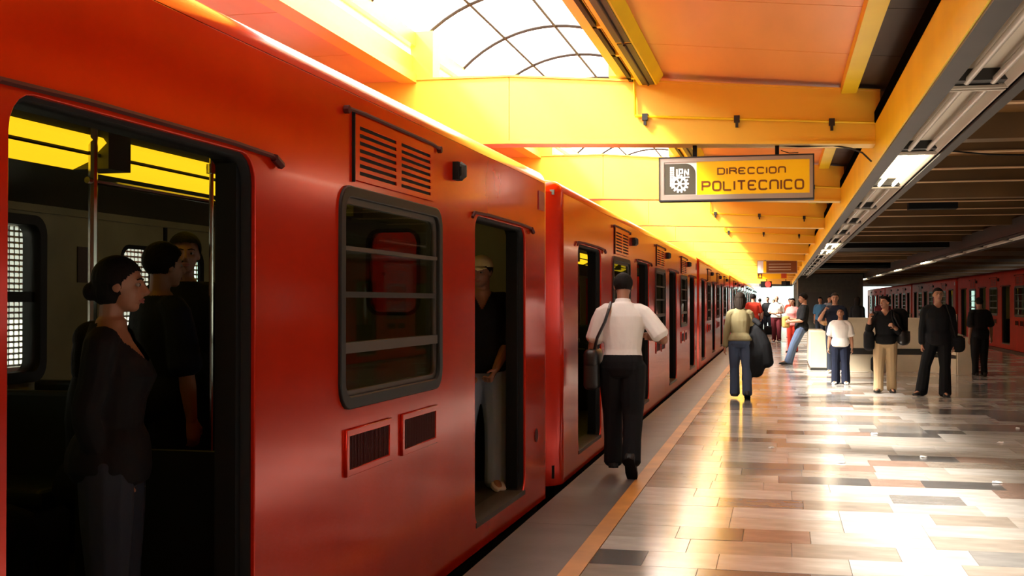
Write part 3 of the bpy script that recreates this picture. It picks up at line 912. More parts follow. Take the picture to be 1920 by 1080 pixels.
proto = car_proto()
ORD = ['first', 'second', 'third', 'fourth', 'fifth', 'sixth', 'seventh']
CSC = 1.035
CPIT = CL * CSC + 0.36
proto.location = (-1.747, 9.22, 0)
proto.rotation_euler = (0, 0, math.radians(-0.75))
tag(proto, 'large red-orange metro car filling the left foreground with two open doors', 'train car', 'cars of the near red train')
for k in range(5):
    c = copy_tree(proto)
    c.rotation_euler = (0, 0, 0)
    c.scale = (1, CSC, 1)
    c.location = (-1.75, 9.58 + CL * CSC + k * CPIT, 0)
    tag(c, 'red-orange metro car on the near train, %s car behind the foreground one' % ORD[k], 'train car', 'cars of the near red train')
for k in range(5):
    c = copy_tree(proto)
    c.rotation_euler = (0, 0, PI)
    c.scale = (1, CSC, 1)
    c.location = (7.08, 17.7 + k * CPIT, 0)
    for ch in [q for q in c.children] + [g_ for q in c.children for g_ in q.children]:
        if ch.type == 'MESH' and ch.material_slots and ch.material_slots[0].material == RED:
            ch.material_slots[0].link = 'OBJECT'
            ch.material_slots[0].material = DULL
    tag(c, 'dark red metro car across the platform, %s' % ['nearest one, past the right picture edge', 'first one in view at the right edge', 'second one in view, left of the first joint', 'third one in view', 'farthest one by the daylight gap'][k], 'train car', 'cars of the opposite train')

# ------------------------------------------------------------------ people
SKIN = mat('skin_tan', (0.42, 0.20, 0.115), 0.5, var=0.12, vscale=9)
SKIN2 = mat('skin_brown', (0.30, 0.135, 0.075), 0.5, var=0.12, vscale=9)
HAIR = mat('black_hair', (0.008, 0.006, 0.005), 0.75, 0, 0.12, bump=0.4, bscale=60, stretch=(1, 1, 0.15))
HAIRB = mat('brown_hair', (0.018, 0.011, 0.007), 0.75, 0, 0.12, bump=0.4, bscale=60, stretch=(1, 1, 0.15))
EYEW = mat('eye_white', (0.26, 0.22, 0.19), 0.4, 0, 0.2)
EYED = mat('eye_iris', (0.012, 0.008, 0.006), 0.2)
LIP = mat('lips', (0.28, 0.085, 0.07), 0.45)
def cloth(name, c, b=0.35):
    return mat('cloth_' + name, c, 0.85, 0, 0.2, 0.12, 5, b, 14, stretch=(1, 1, 0.6))
LEATHER = mat('black_leather', (0.012, 0.011, 0.010), 0.4, bump=0.1, bscale=40)

def remesh(mb, voxel, smooth, name):
    me = mb.mesh('tmp')
    o = bpy.data.objects.new('tmp', me)
    md = o.modifiers.new('r', 'REMESH')
    md.mode = 'VOXEL'
    md.voxel_size = voxel
    if smooth:
        ms = o.modifiers.new('s', 'SMOOTH')
        ms.factor = 0.5
        ms.iterations = smooth
    out = evaluated_mesh(o)
    bpy.data.objects.remove(o)
    bpy.data.meshes.remove(me)
    out.name = name
    out.polygons.foreach_set('use_smooth', [True] * len(out.polygons))
    return out

def cut_mesh(me, drop):
    bm = bmesh.new()
    bm.from_mesh(me)
    bmesh.ops.delete(bm, geom=[v for v in bm.verts if drop(v.co)], context='VERTS')
    bm.to_mesh(me)
    bm.free()
    return me

def ell(mb, c, rx, M3, n=12, m=8):
    """ellipsoid with radii rx in the frame M3 (3x3), centre c"""
    c = Vector(c)
    rr = []
    for i in range(m + 1):
        t = -PI / 2 + PI * i / m
        t = max(-PI / 2 + 0.08, min(PI / 2 - 0.08, t))
        rr.append([c + M3 @ Vector((rx[0] * math.cos(t) * math.cos(2 * PI * j / n), rx[1] * math.cos(t) * math.sin(2 * PI * j / n), rx[2] * math.sin(t))) for j in range(n)])
    mb.rings(rr)

def limb(mb, pts, rad, n=10, sub=3, flat=1.0, side=None):
    """tapered limb through pts with Catmull-Rom rounding and round ends"""
    P = [Vector(p) for p in pts]
    Q, Rd = [], []
    for i in range(len(P) - 1):
        p0, p1, p2, p3 = P[max(i - 1, 0)], P[i], P[i + 1], P[min(i + 2, len(P) - 1)]
        for k in range(sub):
            t = k / sub
            a = 0.5 * ((2 * p1) + (p2 - p0) * t + (2 * p0 - 5 * p1 + 4 * p2 - p3) * t * t + (-p0 + 3 * p1 - 3 * p2 + p3) * t ** 3)
            Q.append(a)
            Rd.append(rad[i] + (rad[i + 1] - rad[i]) * t)
    Q.append(P[-1])
    Rd.append(rad[-1])
    d0 = (Q[1] - Q[0]).normalized()
    d1 = (Q[-1] - Q[-2]).normalized()
    Q = [Q[0] - d0 * Rd[0] * 0.55, Q[0] - d0 * Rd[0] * 0.3] + Q + [Q[-1] + d1 * Rd[-1] * 0.3, Q[-1] + d1 * Rd[-1] * 0.55]
    Rd = [Rd[0] * 0.35, Rd[0] * 0.8] + Rd + [Rd[-1] * 0.8, Rd[-1] * 0.35]
    rings = []
    up = Vector(side) if side is not None else None
    for k, p in enumerate(Q):
        d = (Q[min(k + 1, len(Q) - 1)] - Q[max(k - 1, 0)]).normalized()
        if up is None:
            up = d.orthogonal().normalized()
        up = (up - d * up.dot(d)).normalized()
        w = d.cross(up)
        rings.append([p + up * math.cos(2 * PI * j / n) * Rd[k] + w * math.sin(2 * PI * j / n) * Rd[k] * flat for j in range(n)])
    mb.rings(rings)

TORSO_M = [(.465, .070, .058, 0), (.50, .090, .070, -.004), (.54, .093, .072, -.004), (.60, .082, .062, 0), (.66, .088, .065, .002), (.72, .100, .070, .004), (.77, .100, .064, 0), (.80, .082, .052, -.004), (.825, .052, .042, -.006), (.85, .036, .036, -.004)]
TORSO_F = [(.465, .072, .060, 0), (.50, .096, .074, -.008), (.54, .096, .072, -.008), (.60, .074, .056, 0), (.66, .080, .060, .004), (.715, .088, .074, .014), (.76, .085, .062, .006), (.795, .070, .048, -.004), (.825, .044, .038, -.006), (.85, .032, .034, -.004)]

def rotM(rx=0, ry=0, rz=0):
    return Euler((math.radians(rx), math.radians(ry), math.radians(rz)), 'XYZ').to_matrix()

def person(label, loc, facing, H=1.70, sex='m', lean=0, tilt=0, twist=0, head=(0, 0, 0), arms=None, legs=None, top=None, bottom=None, shoes=None,
           hair=None, skin=SKIN, voxel=0.008, pelvis_z=None, girth=1.0, group=None, base=0.0, face=True):
    """facing: degrees, 0 looks along +y (away from the camera), positive turns to the left"""
    root = thing('person', label, 'person', (loc[0], loc[1], base), math.radians(facing), group)
    A = {'L': ((.10, .0, -1), (.06, .12, -1), 20), 'R': ((.10, .0, -1), (.06, .12, -1), 20)}
    if arms:
        A.update(arms)
    Lg = {'L': ((.03, .02, -1), (.0, -.03, -1), 8, 0), 'R': ((.03, .02, -1), (.0, -.03, -1), 8, 0)}
    if legs:
        Lg.update(legs)
    def D(v, s):
        v = Vector((v[0] * s, v[1], v[2]))
        return v.normalized()
    Rt = rotM(0, 0, twist) @ rotM(-lean, tilt, 0)
    # legs first, pelvis at the origin, then lift everything onto the sole
    J = {}
    low = 1e9
    for sd, s in (('L', -1), ('R', 1)):
        th, sh, fy, fp = Lg[sd]
        hip = Vector((s * .052 * H, 0, -.012 * H))
        knee = hip + D(th, s) * .245 * H
        ank = knee + D(sh, s) * .232 * H
        fm = rotM(0, 0, -s * fy) @ rotM(-fp, 0, 0)
        J[sd] = [hip, knee, ank, fm]
        for q in ((0, -.030, -.043), (0, .105, -.043)):
            low = min(low, (ank + fm @ (Vector(q) * H)).z)
    zp = -low if pelvis_z is None else pelvis_z
    P0 = Vector((0, 0, zp))
    for sd in J:
        J[sd][:3] = [p + P0 for p in J[sd][:3]]
    def T(x, y, z):
        return P0 + Rt @ Vector((x * H, y * H, (z - .52) * H))
    prof = TORSO_F if sex == 'f' else TORSO_M
    g = girth
    def torso(mb, infl0, z0=0.0, z1=1.0, wide=1.0, low=0.0):
        rr = []
        def at(z):
            for a_, b_ in zip(prof, prof[1:]):
                if a_[0] <= z <= b_[0]:
                    t_ = (z - a_[0]) / (b_[0] - a_[0])
                    return tuple(a_[i] + (b_[i] - a_[i]) * t_ for i in range(4))
        pr = [q for q in prof if z0 <= q[0] <= z1]
        if z0 > prof[0][0] and pr[0][0] - z0 > .004:
            pr = [at(z0)] + pr
        if z1 < prof[-1][0] and z1 - pr[-1][0] > .004:
            pr = pr + [at(z1)]
        def ring(z, w, d, yo, f=1.0):
            gg = g if z < .80 else 1.0
            infl = infl0 + (low if z < .572 else 0)
            return [T((w * gg + infl) * f * wide * math.copysign(abs(math.cos(a)) ** .85, math.cos(a)), yo + (d * gg + infl) * f * math.copysign(abs(math.sin(a)) ** .85, math.sin(a)), z) for a in [2 * PI * j / 18 for j in range(18)]]
        rr.append(ring(pr[0][0] - .008, *pr[0][1:], f=.85))
        for k in range(len(pr)):
            rr.append(ring(*pr[k]))
            if k < len(pr) - 1:
                rr.append(ring(*[(pr[k][i] + pr[k + 1][i]) / 2 for i in range(4)]))
        rr.append(ring(pr[-1][0] + .008, *pr[-1][1:], f=.6))
        mb.rings(rr)
    arm = {}
    for sd, s in (('L', -1), ('R', 1)):
        ua, fa, curl = A[sd][:3]
        sh = T(s * (.106 if sex == 'm' else .093), -.004, .788)
        el = sh + D(ua, s) * .172 * H
        wr = el + D(fa, s) * .150 * H
        hd = D(A[sd][3], s) if len(A[sd]) > 3 else (wr - el).normalized()
        pn = D(A[sd][4], s) if len(A[sd]) > 4 else Vector((-s, 0, 0))
        arm[sd] = (sh, el, wr, hd, pn, curl, s)
    # head frame
    neck = T(0, -.006, .845)
    Rh = Rt @ rotM(0, 0, head[0]) @ rotM(head[1], 0, 0) @ rotM(0, head[2], 0)
    hs = .066 * H
    hc = T(0, .004, .872) + Rh @ Vector((0, .010 * H, .060 * H))
    def HP(x, y, z):
        return hc + Rh @ (Vector((x, y, z)) * hs)
    # ---------------- body, one continuous skin
    b = MB()
    torso(b, 0.0)
    for sd in 'LR':
        sh, el, wr, hd, pn, curl, s = arm[sd]
        fat = 0.88 if sex == 'f' else 1.0
        limb(b, [T(s * .05, -.004, .798), sh, sh.lerp(el, .5), el], [.030 * H, .032 * H * fat, .029 * H * fat, .024 * H * fat])
        limb(b, [el, el.lerp(wr, .35), wr], [.024 * H * fat, .0255 * H * fat, .0165 * H * fat])
        # hand: palm, four fingers, thumb
        pn = (pn - hd * pn.dot(hd)).normalized()
        sdv = hd.cross(pn).normalized()
        if sdv.dot(Vector((0, 1, 0)) + Vector((-s * .4, 0, .3))) < 0:
            sdv = -sdv
        limb(b, [wr - hd * .01 * H, wr + hd * .018 * H, wr + hd * .052 * H], [.017 * H, .022 * H, .024 * H], flat=.48, side=sdv)
        for k, (ln, off) in enumerate(((.040, .0165), (.046, .0055), (.043, -.0055), (.034, -.0165))):
            p = wr + hd * .050 * H + sdv * off * H
            pts = [p]
            d = hd.copy()
            for sg_, part in enumerate((.45, .32, .23)):
                d = (Matrix.Rotation(math.radians(curl * (1.0 + .25 * sg_)), 3, sdv) @ d)
                if (d - hd).dot(pn) < -1e-6:
                    d = Matrix.Rotation(math.radians(-2 * curl * (1.0 + .25 * sg_)), 3, sdv) @ d
                p = p + d * ln * part * H
                pts.append(p)
            limb(b, pts, [.0052 * H, .005 * H, .0046 * H, .004 * H], n=6, sub=2)
        tb = wr + hd * .014 * H + sdv * .016 * H
        td = (hd * .75 + sdv * .6 + pn * .35).normalized()
        td2 = (hd * .9 + sdv * .15 + pn * .45).normalized()
        limb(b, [tb, tb + td * .024 * H, tb + td * .024 * H + td2 * .022 * H], [.008 * H, .0062 * H, .005 * H], n=6, sub=2)
    for sd in 'LR':
        hip, knee, ank, fm = J[sd]
        limb(b, [hip, hip.lerp(knee, .5), knee], [.056 * H * g, .048 * H * g, .034 * H])
        limb(b, [knee, knee.lerp(ank, .33), ank], [.034 * H, .034 * H, .021 * H])
        limb(b, [ank + fm @ Vector((0, -.012, -.018)) * H, ank + fm @ Vector((0, .045, -.022)) * H, ank + fm @ Vector((0, .098, -.032)) * H], [.023 * H, .024 * H, .016 * H], flat=.8)
    limb(b, [T(0, -.006, .80), neck, hc + Rh @ Vector((0, -.25, -.45)) * hs], [.040 * H, .032 * H if sex == 'm' else .028 * H, .032 * H if sex == 'm' else .028 * H])
    ell(b, HP(0, -.12, .18), (.70 * hs, .84 * hs, .80 * hs), Rh, 16, 12)
    ell(b, HP(0, .18, -.25), (.56 * hs, .58 * hs, .70 * hs), Rh, 16, 12)
    ell(b, HP(0, .44, -.76), (.27 * hs, .26 * hs, .20 * hs), Rh)
    ell(b, HP(0, .64, .20), (.44 * hs, .14 * hs, .10 * hs), Rh)
    ell(b, HP(0, .70, -.50), (.22 * hs, .11 * hs, .13 * hs), Rh)
    limb(b, [HP(0, .72, .14), HP(0, .84, -.04), HP(0, .95, -.24)], [.075 * hs, .09 * hs, .115 * hs], n=8)
    ell(b, HP(0, .84, -.28), (.18 * hs, .12 * hs, .09 * hs), Rh)
    for s in (-1, 1):
        ell(b, HP(s * .68, -.06, -.06), (.08 * hs, .17 * hs, .25 * hs), Rh)
        ell(b, HP(s * .30, .50, -.16), (.20 * hs, .18 * hs, .16 * hs), Rh)
    link('body', remesh(b, voxel * (.8 if face else 1.15), 2, 'body'), skin, root)
    if face:
        for s in (-1, 1):
            e = MB()
            ell(e, HP(s * .27, .60, .03), (.135 * hs, .10 * hs, .075 * hs), Rh)
            eo = e.build('eye', EYEW, root, True)
            e = MB()
            ell(e, HP(s * .27, .675, .03), (.055 * hs, .04 * hs, .06 * hs), Rh)
            e.build('iris', EYED, eo, True)
            e = MB()
            limb(e, [HP(s * .10, .745, .20), HP(s * .28, .73, .25), HP(s * .44, .60, .20)], [.03 * hs, .035 * hs, .02 * hs], n=6)
            e.build('eyebrow', HAIR, root, True)
        e = MB()
        limb(e, [HP(-.20, .70, -.53), HP(0, .81, -.49), HP(.20, .70, -.53)], [.03 * hs, .055 * hs, .03 * hs], n=6)
        limb(e, [HP(-.17, .70, -.55), HP(0, .80, -.585), HP(.17, .70, -.55)], [.03 * hs, .055 * hs, .03 * hs], n=6)
        e.build('lips', LIP, root, True)
    # ---------------- clothes
    def inv(co):
        q = Rt.transposed() @ (co - P0)
        return Vector((q.x / H, q.y / H, q.z / H + .52))
    if top:
        infl = top.get('infl', .010)
        m = MB()
        torso(m, infl, top.get('hem', .49), .84, 1.0, .010 if top.get('hem', .49) < .55 else 0)
        fat_ = 0.9 if sex == 'f' else 1.0
        sl = top.get('sleeve', .6)          # 1 = elbow, 2 = wrist
        for sd in 'LR':
            sh, el, wr, hd, pn, curl, s = arm[sd]
            k = infl * H * .9
            if sl <= 0:
                continue
            if sl <= 1:
                e2 = sh.lerp(el, sl)
                limb(m, [T(s * .045, -.004, .797), sh, e2], [.030 * H + k, .031 * H + k, .031 * H + k * 1.5])
            else:
                e2 = el.lerp(wr, sl - 1)
                limb(m, [T(s * .045, -.004, .797), sh, sh.lerp(el, .5), el, e2], [.030 * H + k, .031 * H * fat_ + k, .028 * H * fat_ + k, .025 * H * fat_ + k, .019 * H + k])
        if top.get('collar'):
            rr = []
            for z, w in ((.835, .046), (.850, .041), (.862, .040)):
                rr.append([T(w * math.cos(a), -.006 + w * math.sin(a), z + .004 * math.sin(-a)) for a in [2 * PI * j / 14 for j in range(14)]])
            m.rings(rr)
        if top.get('hood'):
            limb(m, [T(-.05, -.045, .83), T(0, -.065, .815), T(.05, -.045, .83)], [.022 * H] * 3)
        me = remesh(m, voxel, 3, 'shirt')
        nv = top.get('neck')
        if nv == 'v':
            dp = top.get('depth', .06)
            cut_mesh(me, lambda co: (lambda q: q.y > 0 and abs(q.x) < .04 and q.z > .845 - dp * (1 - abs(q.x) / .04))(inv(co)) or inv(co).z > .848)
        elif nv == 'scoop':
            dp = top.get('depth', .05)
            cut_mesh(me, lambda co: (lambda q: q.y > -.02 and abs(q.x) < .075 and q.z > .838 - dp * (1 - (q.x / .075) ** 2))(inv(co)) or inv(co).z > .842)
        elif not top.get('collar'):
            cut_mesh(me, lambda co: inv(co).z > .843)
        so = link(top.get('name', 'shirt'), me, top['mat'], root)
        if top.get('belt'):
            m = MB()
            rr = []
            for z in (.555, .575):
                rr.append([T((.094 * g + .016) * math.cos(a), (.072 * g + .016) * math.sin(a) - .004, z) for a in [2 * PI * j / 18 for j in range(18)]])
            m.rings(rr)
            m.build('belt', LEATHER, root, True)
    if bottom:
        k = bottom.get('infl', .012) * H
        fl = bottom.get('flare', .034)
        m = MB()
        torso(m, bottom.get('infl', .012) * .85, 0, bottom.get('rise', .585))
        ln = bottom.get('len', 1.0)
        for sd in 'LR':
            hip, knee, ank, fm = J[sd]
            end = knee.lerp(ank + Vector((0, 0, -.02 * H)), ln)
            limb(m, [hip + Vector((0, 0, .01 * H)), hip.lerp(knee, .5), knee, knee.lerp(end, .5), end], [.056 * H * g + k, .049 * H * g + k, .037 * H + k, fl * H * .95 + k * .6, fl * H + k * .6])
        link(bottom.get('name', 'trousers'), remesh(m, voxel, 3, 'trousers'), bottom['mat'], root)
    for sd in 'LR':
        hip, knee, ank, fm = J[sd]
        m = MB()
        rr = []
        for y, w, h0, h1 in ((-.045, .010, -.043, -.012), (-.038, .024, -.045, .004), (-.01, .029, -.045, .008), (.03, .029, -.045, -.002), (.07, .031, -.045, -.016), (.10, .028, -.045, -.022), (.118, .014, -.043, -.030)):
            rr.append([ank + fm @ (Vector((w * math.copysign(abs(math.cos(a)) ** .7, math.cos(a)), y, (h0 + h1) / 2 + (h1 - h0) / 2 * math.copysign(abs(math.sin(a)) ** .6, math.sin(a)))) * H) for a in [2 * PI * j / 12 for j in range(12)]])
        m.rings(rr)
        sho = m.build('shoe', shoes or LEATHER, root, True)
        m = MB()
        rr = []
        for z in (-.046, -.038):
            rr.append([ank + fm @ (Vector((x, y, z)) * H) for x, y in ((0, -.047), (.024, -.036), (.026, .0), (.030, .06), (.026, .10), (0, .121), (-.026, .10), (-.030, .06), (-.026, .0), (-.024, -.036))])
        m.rings(rr)
        m.build('sole', BLACK, sho, True)
    # ---------------- hair
    hi = Rh.transposed()
    def hinv(co):
        return (hi @ (co - hc)) / hs
    if hair:
        st = hair.get('style', 'short')
        hm = hair.get('mat', HAIR)
        if st != 'bald':
            m = MB()
            ell(m, HP(0, -.14, .22), ((.76 if st == 'short' else .79) * hs, .91 * hs, .84 * hs), Rh, 18, 12)
            if st == 'bushy':
                ell(m, HP(0, -.16, .30), (.84 * hs, .98 * hs, .88 * hs), Rh, 18, 12)
            if st == 'long':
                limb(m, [HP(0, -.35, .4), HP(0, -.72, -.2), HP(0, -.74, -1.2), HP(0, -.62, -hair.get('len', 2.4))], [.62 * hs, .60 * hs, .62 * hs, .28 * hs], flat=.55, side=Rh @ Vector((1, 0, 0)))
                for s in (-1, 1):
                    limb(m, [HP(s * .6, -.1, .2), HP(s * .66, -.28, -.5), HP(s * .58, -.40, -1.3)], [.22 * hs, .22 * hs, .14 * hs])
            if st == 'bun':
                ell(m, HP(0, -.35, -.25), (.66 * hs, .66 * hs, .60 * hs), Rh)
                ell(m, HP(0, -1.0, -.30), (.34 * hs, .30 * hs, .34 * hs), Rh)
            me = remesh(m, max(.006, voxel * .8), 1, 'hair')
            fr = hair.get('fringe', .55)
            def drop(co):
                q = hinv(co)
                if q.y > .12 and q.z < fr + .35 * max(0, .5 - q.y) - .5 * max(0, abs(q.x) - .35) * (1 if q.y < .5 else 0) and q.z > -3:
                    return q.z < fr - (1.1 * max(0, .55 - q.y))
                if st in ('short', 'bushy'):
                    return q.z < -.38 and q.y > -2 or (q.z < -.1 and q.y > -.12)
                return False
            cut_mesh(me, drop)
            link('hair', me, hm, root)
        if hair.get('cap'):
            m = MB()
            ell(m, HP(0, -.10, .34), (.80 * hs, .95 * hs, .80 * hs), Rh, 18, 12)
            me = remesh(m, .006, 1, 'cap')
            cut_mesh(me, lambda co: hinv(co).z < .30 + .15 * max(0, hinv(co).y))
            cp = link('cap', me, hair['cap'], root)
            m = MB()
            rr = []
            for yy_, w_, z_ in ((.62, .62, .42), (.9, .60, .42), (1.15, .48, .37), (1.3, .25, .32)):
                rr.append([HP(-w_, yy_ - .12, z_ - .10), HP(-w_ * .5, yy_, z_), HP(0, yy_ + .04, z_ + .03), HP(w_ * .5, yy_, z_), HP(w_, yy_ - .12, z_ - .10),
                           HP(w_, yy_ - .12, z_ - .15), HP(w_ * .5, yy_, z_ - .05), HP(0, yy_ + .04, z_ - .02), HP(-w_ * .5, yy_, z_ - .05), HP(-w_, yy_ - .12, z_ - .15)])
            m.rings(rr)
            m.build('peak', hair['cap'], cp, True)
        if hair.get('band'):
            m = MB()
            ell(m, HP(0, -.12, .36), (.80 * hs, .95 * hs, .86 * hs), Rh, 18, 12)
            me = remesh(m, .006, 1, 'band')
            cut_mesh(me, lambda co: hinv(co).z < .42 - .4 * hinv(co).y * .3)
            link('knit_cap', me, hair['band'], root)
    Mw = Matrix.Translation(Vector((loc[0], loc[1], base))) @ Matrix.Rotation(math.radians(facing), 4, 'Z')
    return {'root': root, 'arm': {k: [Mw @ p for p in v[:3]] + [(Mw.to_3x3() @ v[3])] for k, v in arm.items()}, 'T': lambda x, y, z: Mw @ T(x, y, z), 'M': Mw, 'hand': {k: Mw @ (v[2] + v[3] * .06 * H) for k, v in arm.items()}}

# ------------------------------------------------------------------ who stands where
WHITE = cloth('white', (0.78, 0.75, 0.70))
BLK = cloth('black', (0.007, 0.007, 0.008))
NAVY = cloth('navy', (0.010, 0.013, 0.028))
JEAN = cloth('jeans', (0.060, 0.085, 0.14))
DJEAN = cloth('dark_jeans', (0.022, 0.028, 0.042))
OLIVE = cloth('olive', (0.24, 0.20, 0.10))
REDC = cloth('red', (0.50, 0.035, 0.015))
KHAKI = cloth('khaki', (0.50, 0.36, 0.20))
MAROON = cloth('maroon', (0.10, 0.012, 0.016))
BLUEC = cloth('blue', (0.05, 0.16, 0.30))
PINK = cloth('pink', (0.62, 0.22, 0.20))
TANC = cloth('tan_bag', (0.40, 0.22, 0.06))
PALEBLUE = cloth('pale_blue', (0.30, 0.38, 0.50))
CAPM = cloth('cream_cap', (0.62, 0.50, 0.22))
SNEAK = mat('white_sneaker', (0.55, 0.52, 0.48), 0.5)
ORANGEB = mat('orange_bag', (0.85, 0.16, 0.01), 0.5)

def bag(name, label, center, size, m, rz=0.0, r=0.04, strap=None, cat='bag', flap=True):
    t = thing(name, label, cat, center, rz)
    link('bag_body', rbox_mesh('bag_body', *size, r), m, t, True)
    if flap:
        f = link('flap', rbox_mesh('flap', size[0] * .96, size[1] * 1.06, size[2] * .45, min(r, size[1] * .4)), m, t, True)
        f.location.z = size[2] * .29
    if strap:
        inv = t.matrix_basis.inverted() if False else (Matrix.Translation(Vector(center)) @ Matrix.Rotation(rz, 4, 'Z')).inverted()
        MB().tube([inv @ Vector(p) for p in strap], 0.014, 6).build('strap', m, t, True)
    return t

# man in the white shirt walking away
w = person('man in white short-sleeved shirt walking away along the platform edge', (-1.32, 10.30), 2, 1.67, lean=3, head=(4, -8, 0),
           arms={'L': ((.30, -.10, -1), (.05, .25, -1), 30), 'R': ((.62, -.10, -.80), (-.35, .75, .05), 35)},
           legs={'L': ((.02, .22, -1), (-.02, -.10, -1), 6, 0), 'R': ((.0, -.04, -1), (.0, -.52, -1), 6, 52)},
           top={'mat': WHITE, 'sleeve': .82, 'collar': True, 'infl': .013, 'hem': .565}, bottom={'mat': BLK, 'infl': .016, 'flare': .040, 'rise': .575},
           hair={'style': 'short', 'fringe': .5}, skin=SKIN2, voxel=.007, face=True)
T_ = w['T']
bag('shoulder_bag', 'black shoulder bag at the hip of the man in the white shirt', tuple(T_(-.155, .02, .50)), (.13, .40, .34), LEATHER, math.radians(2), .04,
    [T_(-.150, -.04, .575), T_(-.125, -.075, .66), T_(-.085, -.092, .74), T_(-.066, -.078, .805), T_(-.062, -.02, .842), T_(-.066, .05, .815), T_(-.09, .10, .74), T_(-.13, .08, .64), T_(-.150, .05, .575)])

# woman with coat and bags
w = person('woman in olive cardigan and jeans walking away with a dark coat', (-.60, 19.0), 6, 1.61, 'f', lean=4, head=(-6, -6, 0),
           arms={'L': ((.22, -.12, -1), (.10, .05, -1), 22), 'R': ((.20, .10, -1), (.10, .75, -.55), 40)},
           legs={'L': ((.0, .20, -1), (.0, -.14, -1), 5, 0), 'R': ((.02, -.12, -1), (.0, -.32, -1), 6, 18)},
           top={'mat': OLIVE, 'sleeve': 1.95, 'infl': .012, 'hem': .53}, bottom={'mat': JEAN, 'flare': .044, 'infl': .010, 'rise': .575},
           hair={'style': 'long', 'len': 2.6, 'mat': HAIRB, 'fringe': .5}, voxel=.009, face=False)
T_ = w['T']
ct = thing('folded_coat', 'long black coat hanging from the arm of the woman in jeans', 'coat', tuple(T_(.12, .03, .0)), math.radians(6))
m_ = MB()
limb(m_, [(.02, .06, 1.12), (.05, .02, .95), (.06, -.02, .62), (.02, -.03, .36)], [.10, .14, .17, .13], flat=.55, side=(1, 0, 0))
limb(m_, [(.06, .0, 1.05), (.16, -.03, .80), (.20, -.03, .50)], [.08, .11, .12], flat=.6, side=(1, 0, 0))
limb(m_, [(-.07, -.04, .92), (-.09, -.05, .55), (-.10, -.05, .24)], [.07, .08, .085], flat=.6, side=(1, 0, 0))
link('coat_cloth', remesh(m_, .014, 3, 'coat_cloth'), BLK, ct)
m_ = MB()
limb(m_, [(-.05, .1, 1.13), (.03, .0, 1.17), (.10, -.10, 1.10)], [.035, .045, .035])
link('coat_collar', remesh(m_, .012, 2, 'coat_collar'), BLK, ct)
bg = thing('paper_bag', 'small orange carrier bag beside the dark coat', 'bag', tuple(T_(.24, .02, .36)), .1)
MB().prism([(-.08, -.13), (.08, -.13), (.07, .13), (-.07, .13)], 'y', -.05, .05).build('bag_body', ORANGEB, bg)
MB().tube([(-.05, 0, .13), (-.04, 0, .26), (.04, 0, .26), (.05, 0, .13)], .006, 6).build('handle', WHITEP, bg)

person('person in red shirt walking away beyond the woman with the coat', (-.86, 40.5), 4, 1.72, lean=2, arms={'R': ((.2, .15, -1), (.1, .7, -.6), 30)},
       legs={'L': ((0, .18, -1), (0, -.1, -1), 5, 0), 'R': ((0, -.1, -1), (0, -.3, -1), 5, 15)}, top={'mat': REDC, 'sleeve': .8, 'infl': .016, 'hem': .48}, bottom={'mat': DJEAN},
       hair={'style': 'bushy', 'fringe': .5}, voxel=.012, face=False)
person('bald man in white shirt and maroon trousers walking towards the viewer', (-.12, 46.5), 184, 1.70, girth=1.12, lean=2,
       arms={'L': ((.25, .0, -1), (-.65, .75, -.05), 40), 'R': ((.25, .0, -1), (-.65, .75, -.05), 40)},
       legs={'L': ((0, .16, -1), (0, -.08, -1), 8, 0), 'R': ((0, -.08, -1), (0, -.28, -1), 8, 12)}, top={'mat': WHITE, 'sleeve': .9, 'infl': .014, 'hem': .52, 'collar': True}, bottom={'mat': MAROON, 'flare': .042, 'infl': .015},
       hair={'style': 'bald'}, voxel=.011)
person('man in black shirt and jeans leaning back against the parapet', (.50, 29.6), 96, 1.74, lean=-7, head=(10, -14, 0),
       arms={'L': ((.12, .25, -1), (-.15, 1, -.08), 40), 'R': ((.15, .25, -1), (-.25, .9, .1), 40)},
       legs={'L': ((.02, .52, -1), (.0, .36, -1), 8, 0), 'R': ((.05, .38, -1), (.02, .30, -1), 8, 0)}, top={'mat': BLK, 'sleeve': .85, 'infl': .014, 'hem': .49}, bottom={'mat': JEAN, 'flare': .04, 'infl': .014},
       hair={'style': 'bushy', 'fringe': .5}, shoes=LEATHER, voxel=.010)
bag('tan_bag', 'tan satchel held in front of the leaning man', (.14, 29.55, 1.02), (.16, .26, .28), TANC, .2, .05)
person('woman in pink top standing behind the leaning man', (.38, 37.0), 150, 1.60, 'f', arms={'R': ((.2, .1, -1), (-.2, .9, -.2), 30)}, top={'mat': PINK, 'sleeve': .9, 'infl': .012}, bottom={'mat': REDC, 'flare': .04},
       hair={'style': 'long', 'len': 1.6}, voxel=.012)
person('boy in white T-shirt and navy trousers, head tilted up', (1.08, 22.7), 172, 1.36, head=(0, 16, 0), girth=1.06,
       arms={'L': ((.20, .02, -1), (.08, .1, -1), 25), 'R': ((.20, .0, -1), (.10, .14, -1), 25)},
       legs={'L': ((.05, .06, -1), (.02, -.04, -1), 10, 0), 'R': ((.04, -.02, -1), (.02, -.12, -1), 10, 4)}, top={'mat': WHITE, 'sleeve': .85, 'infl': .016, 'hem': .49}, bottom={'mat': NAVY, 'flare': .050, 'infl': .018},
       hair={'style': 'short', 'fringe': .62}, shoes=SNEAK, voxel=.009)
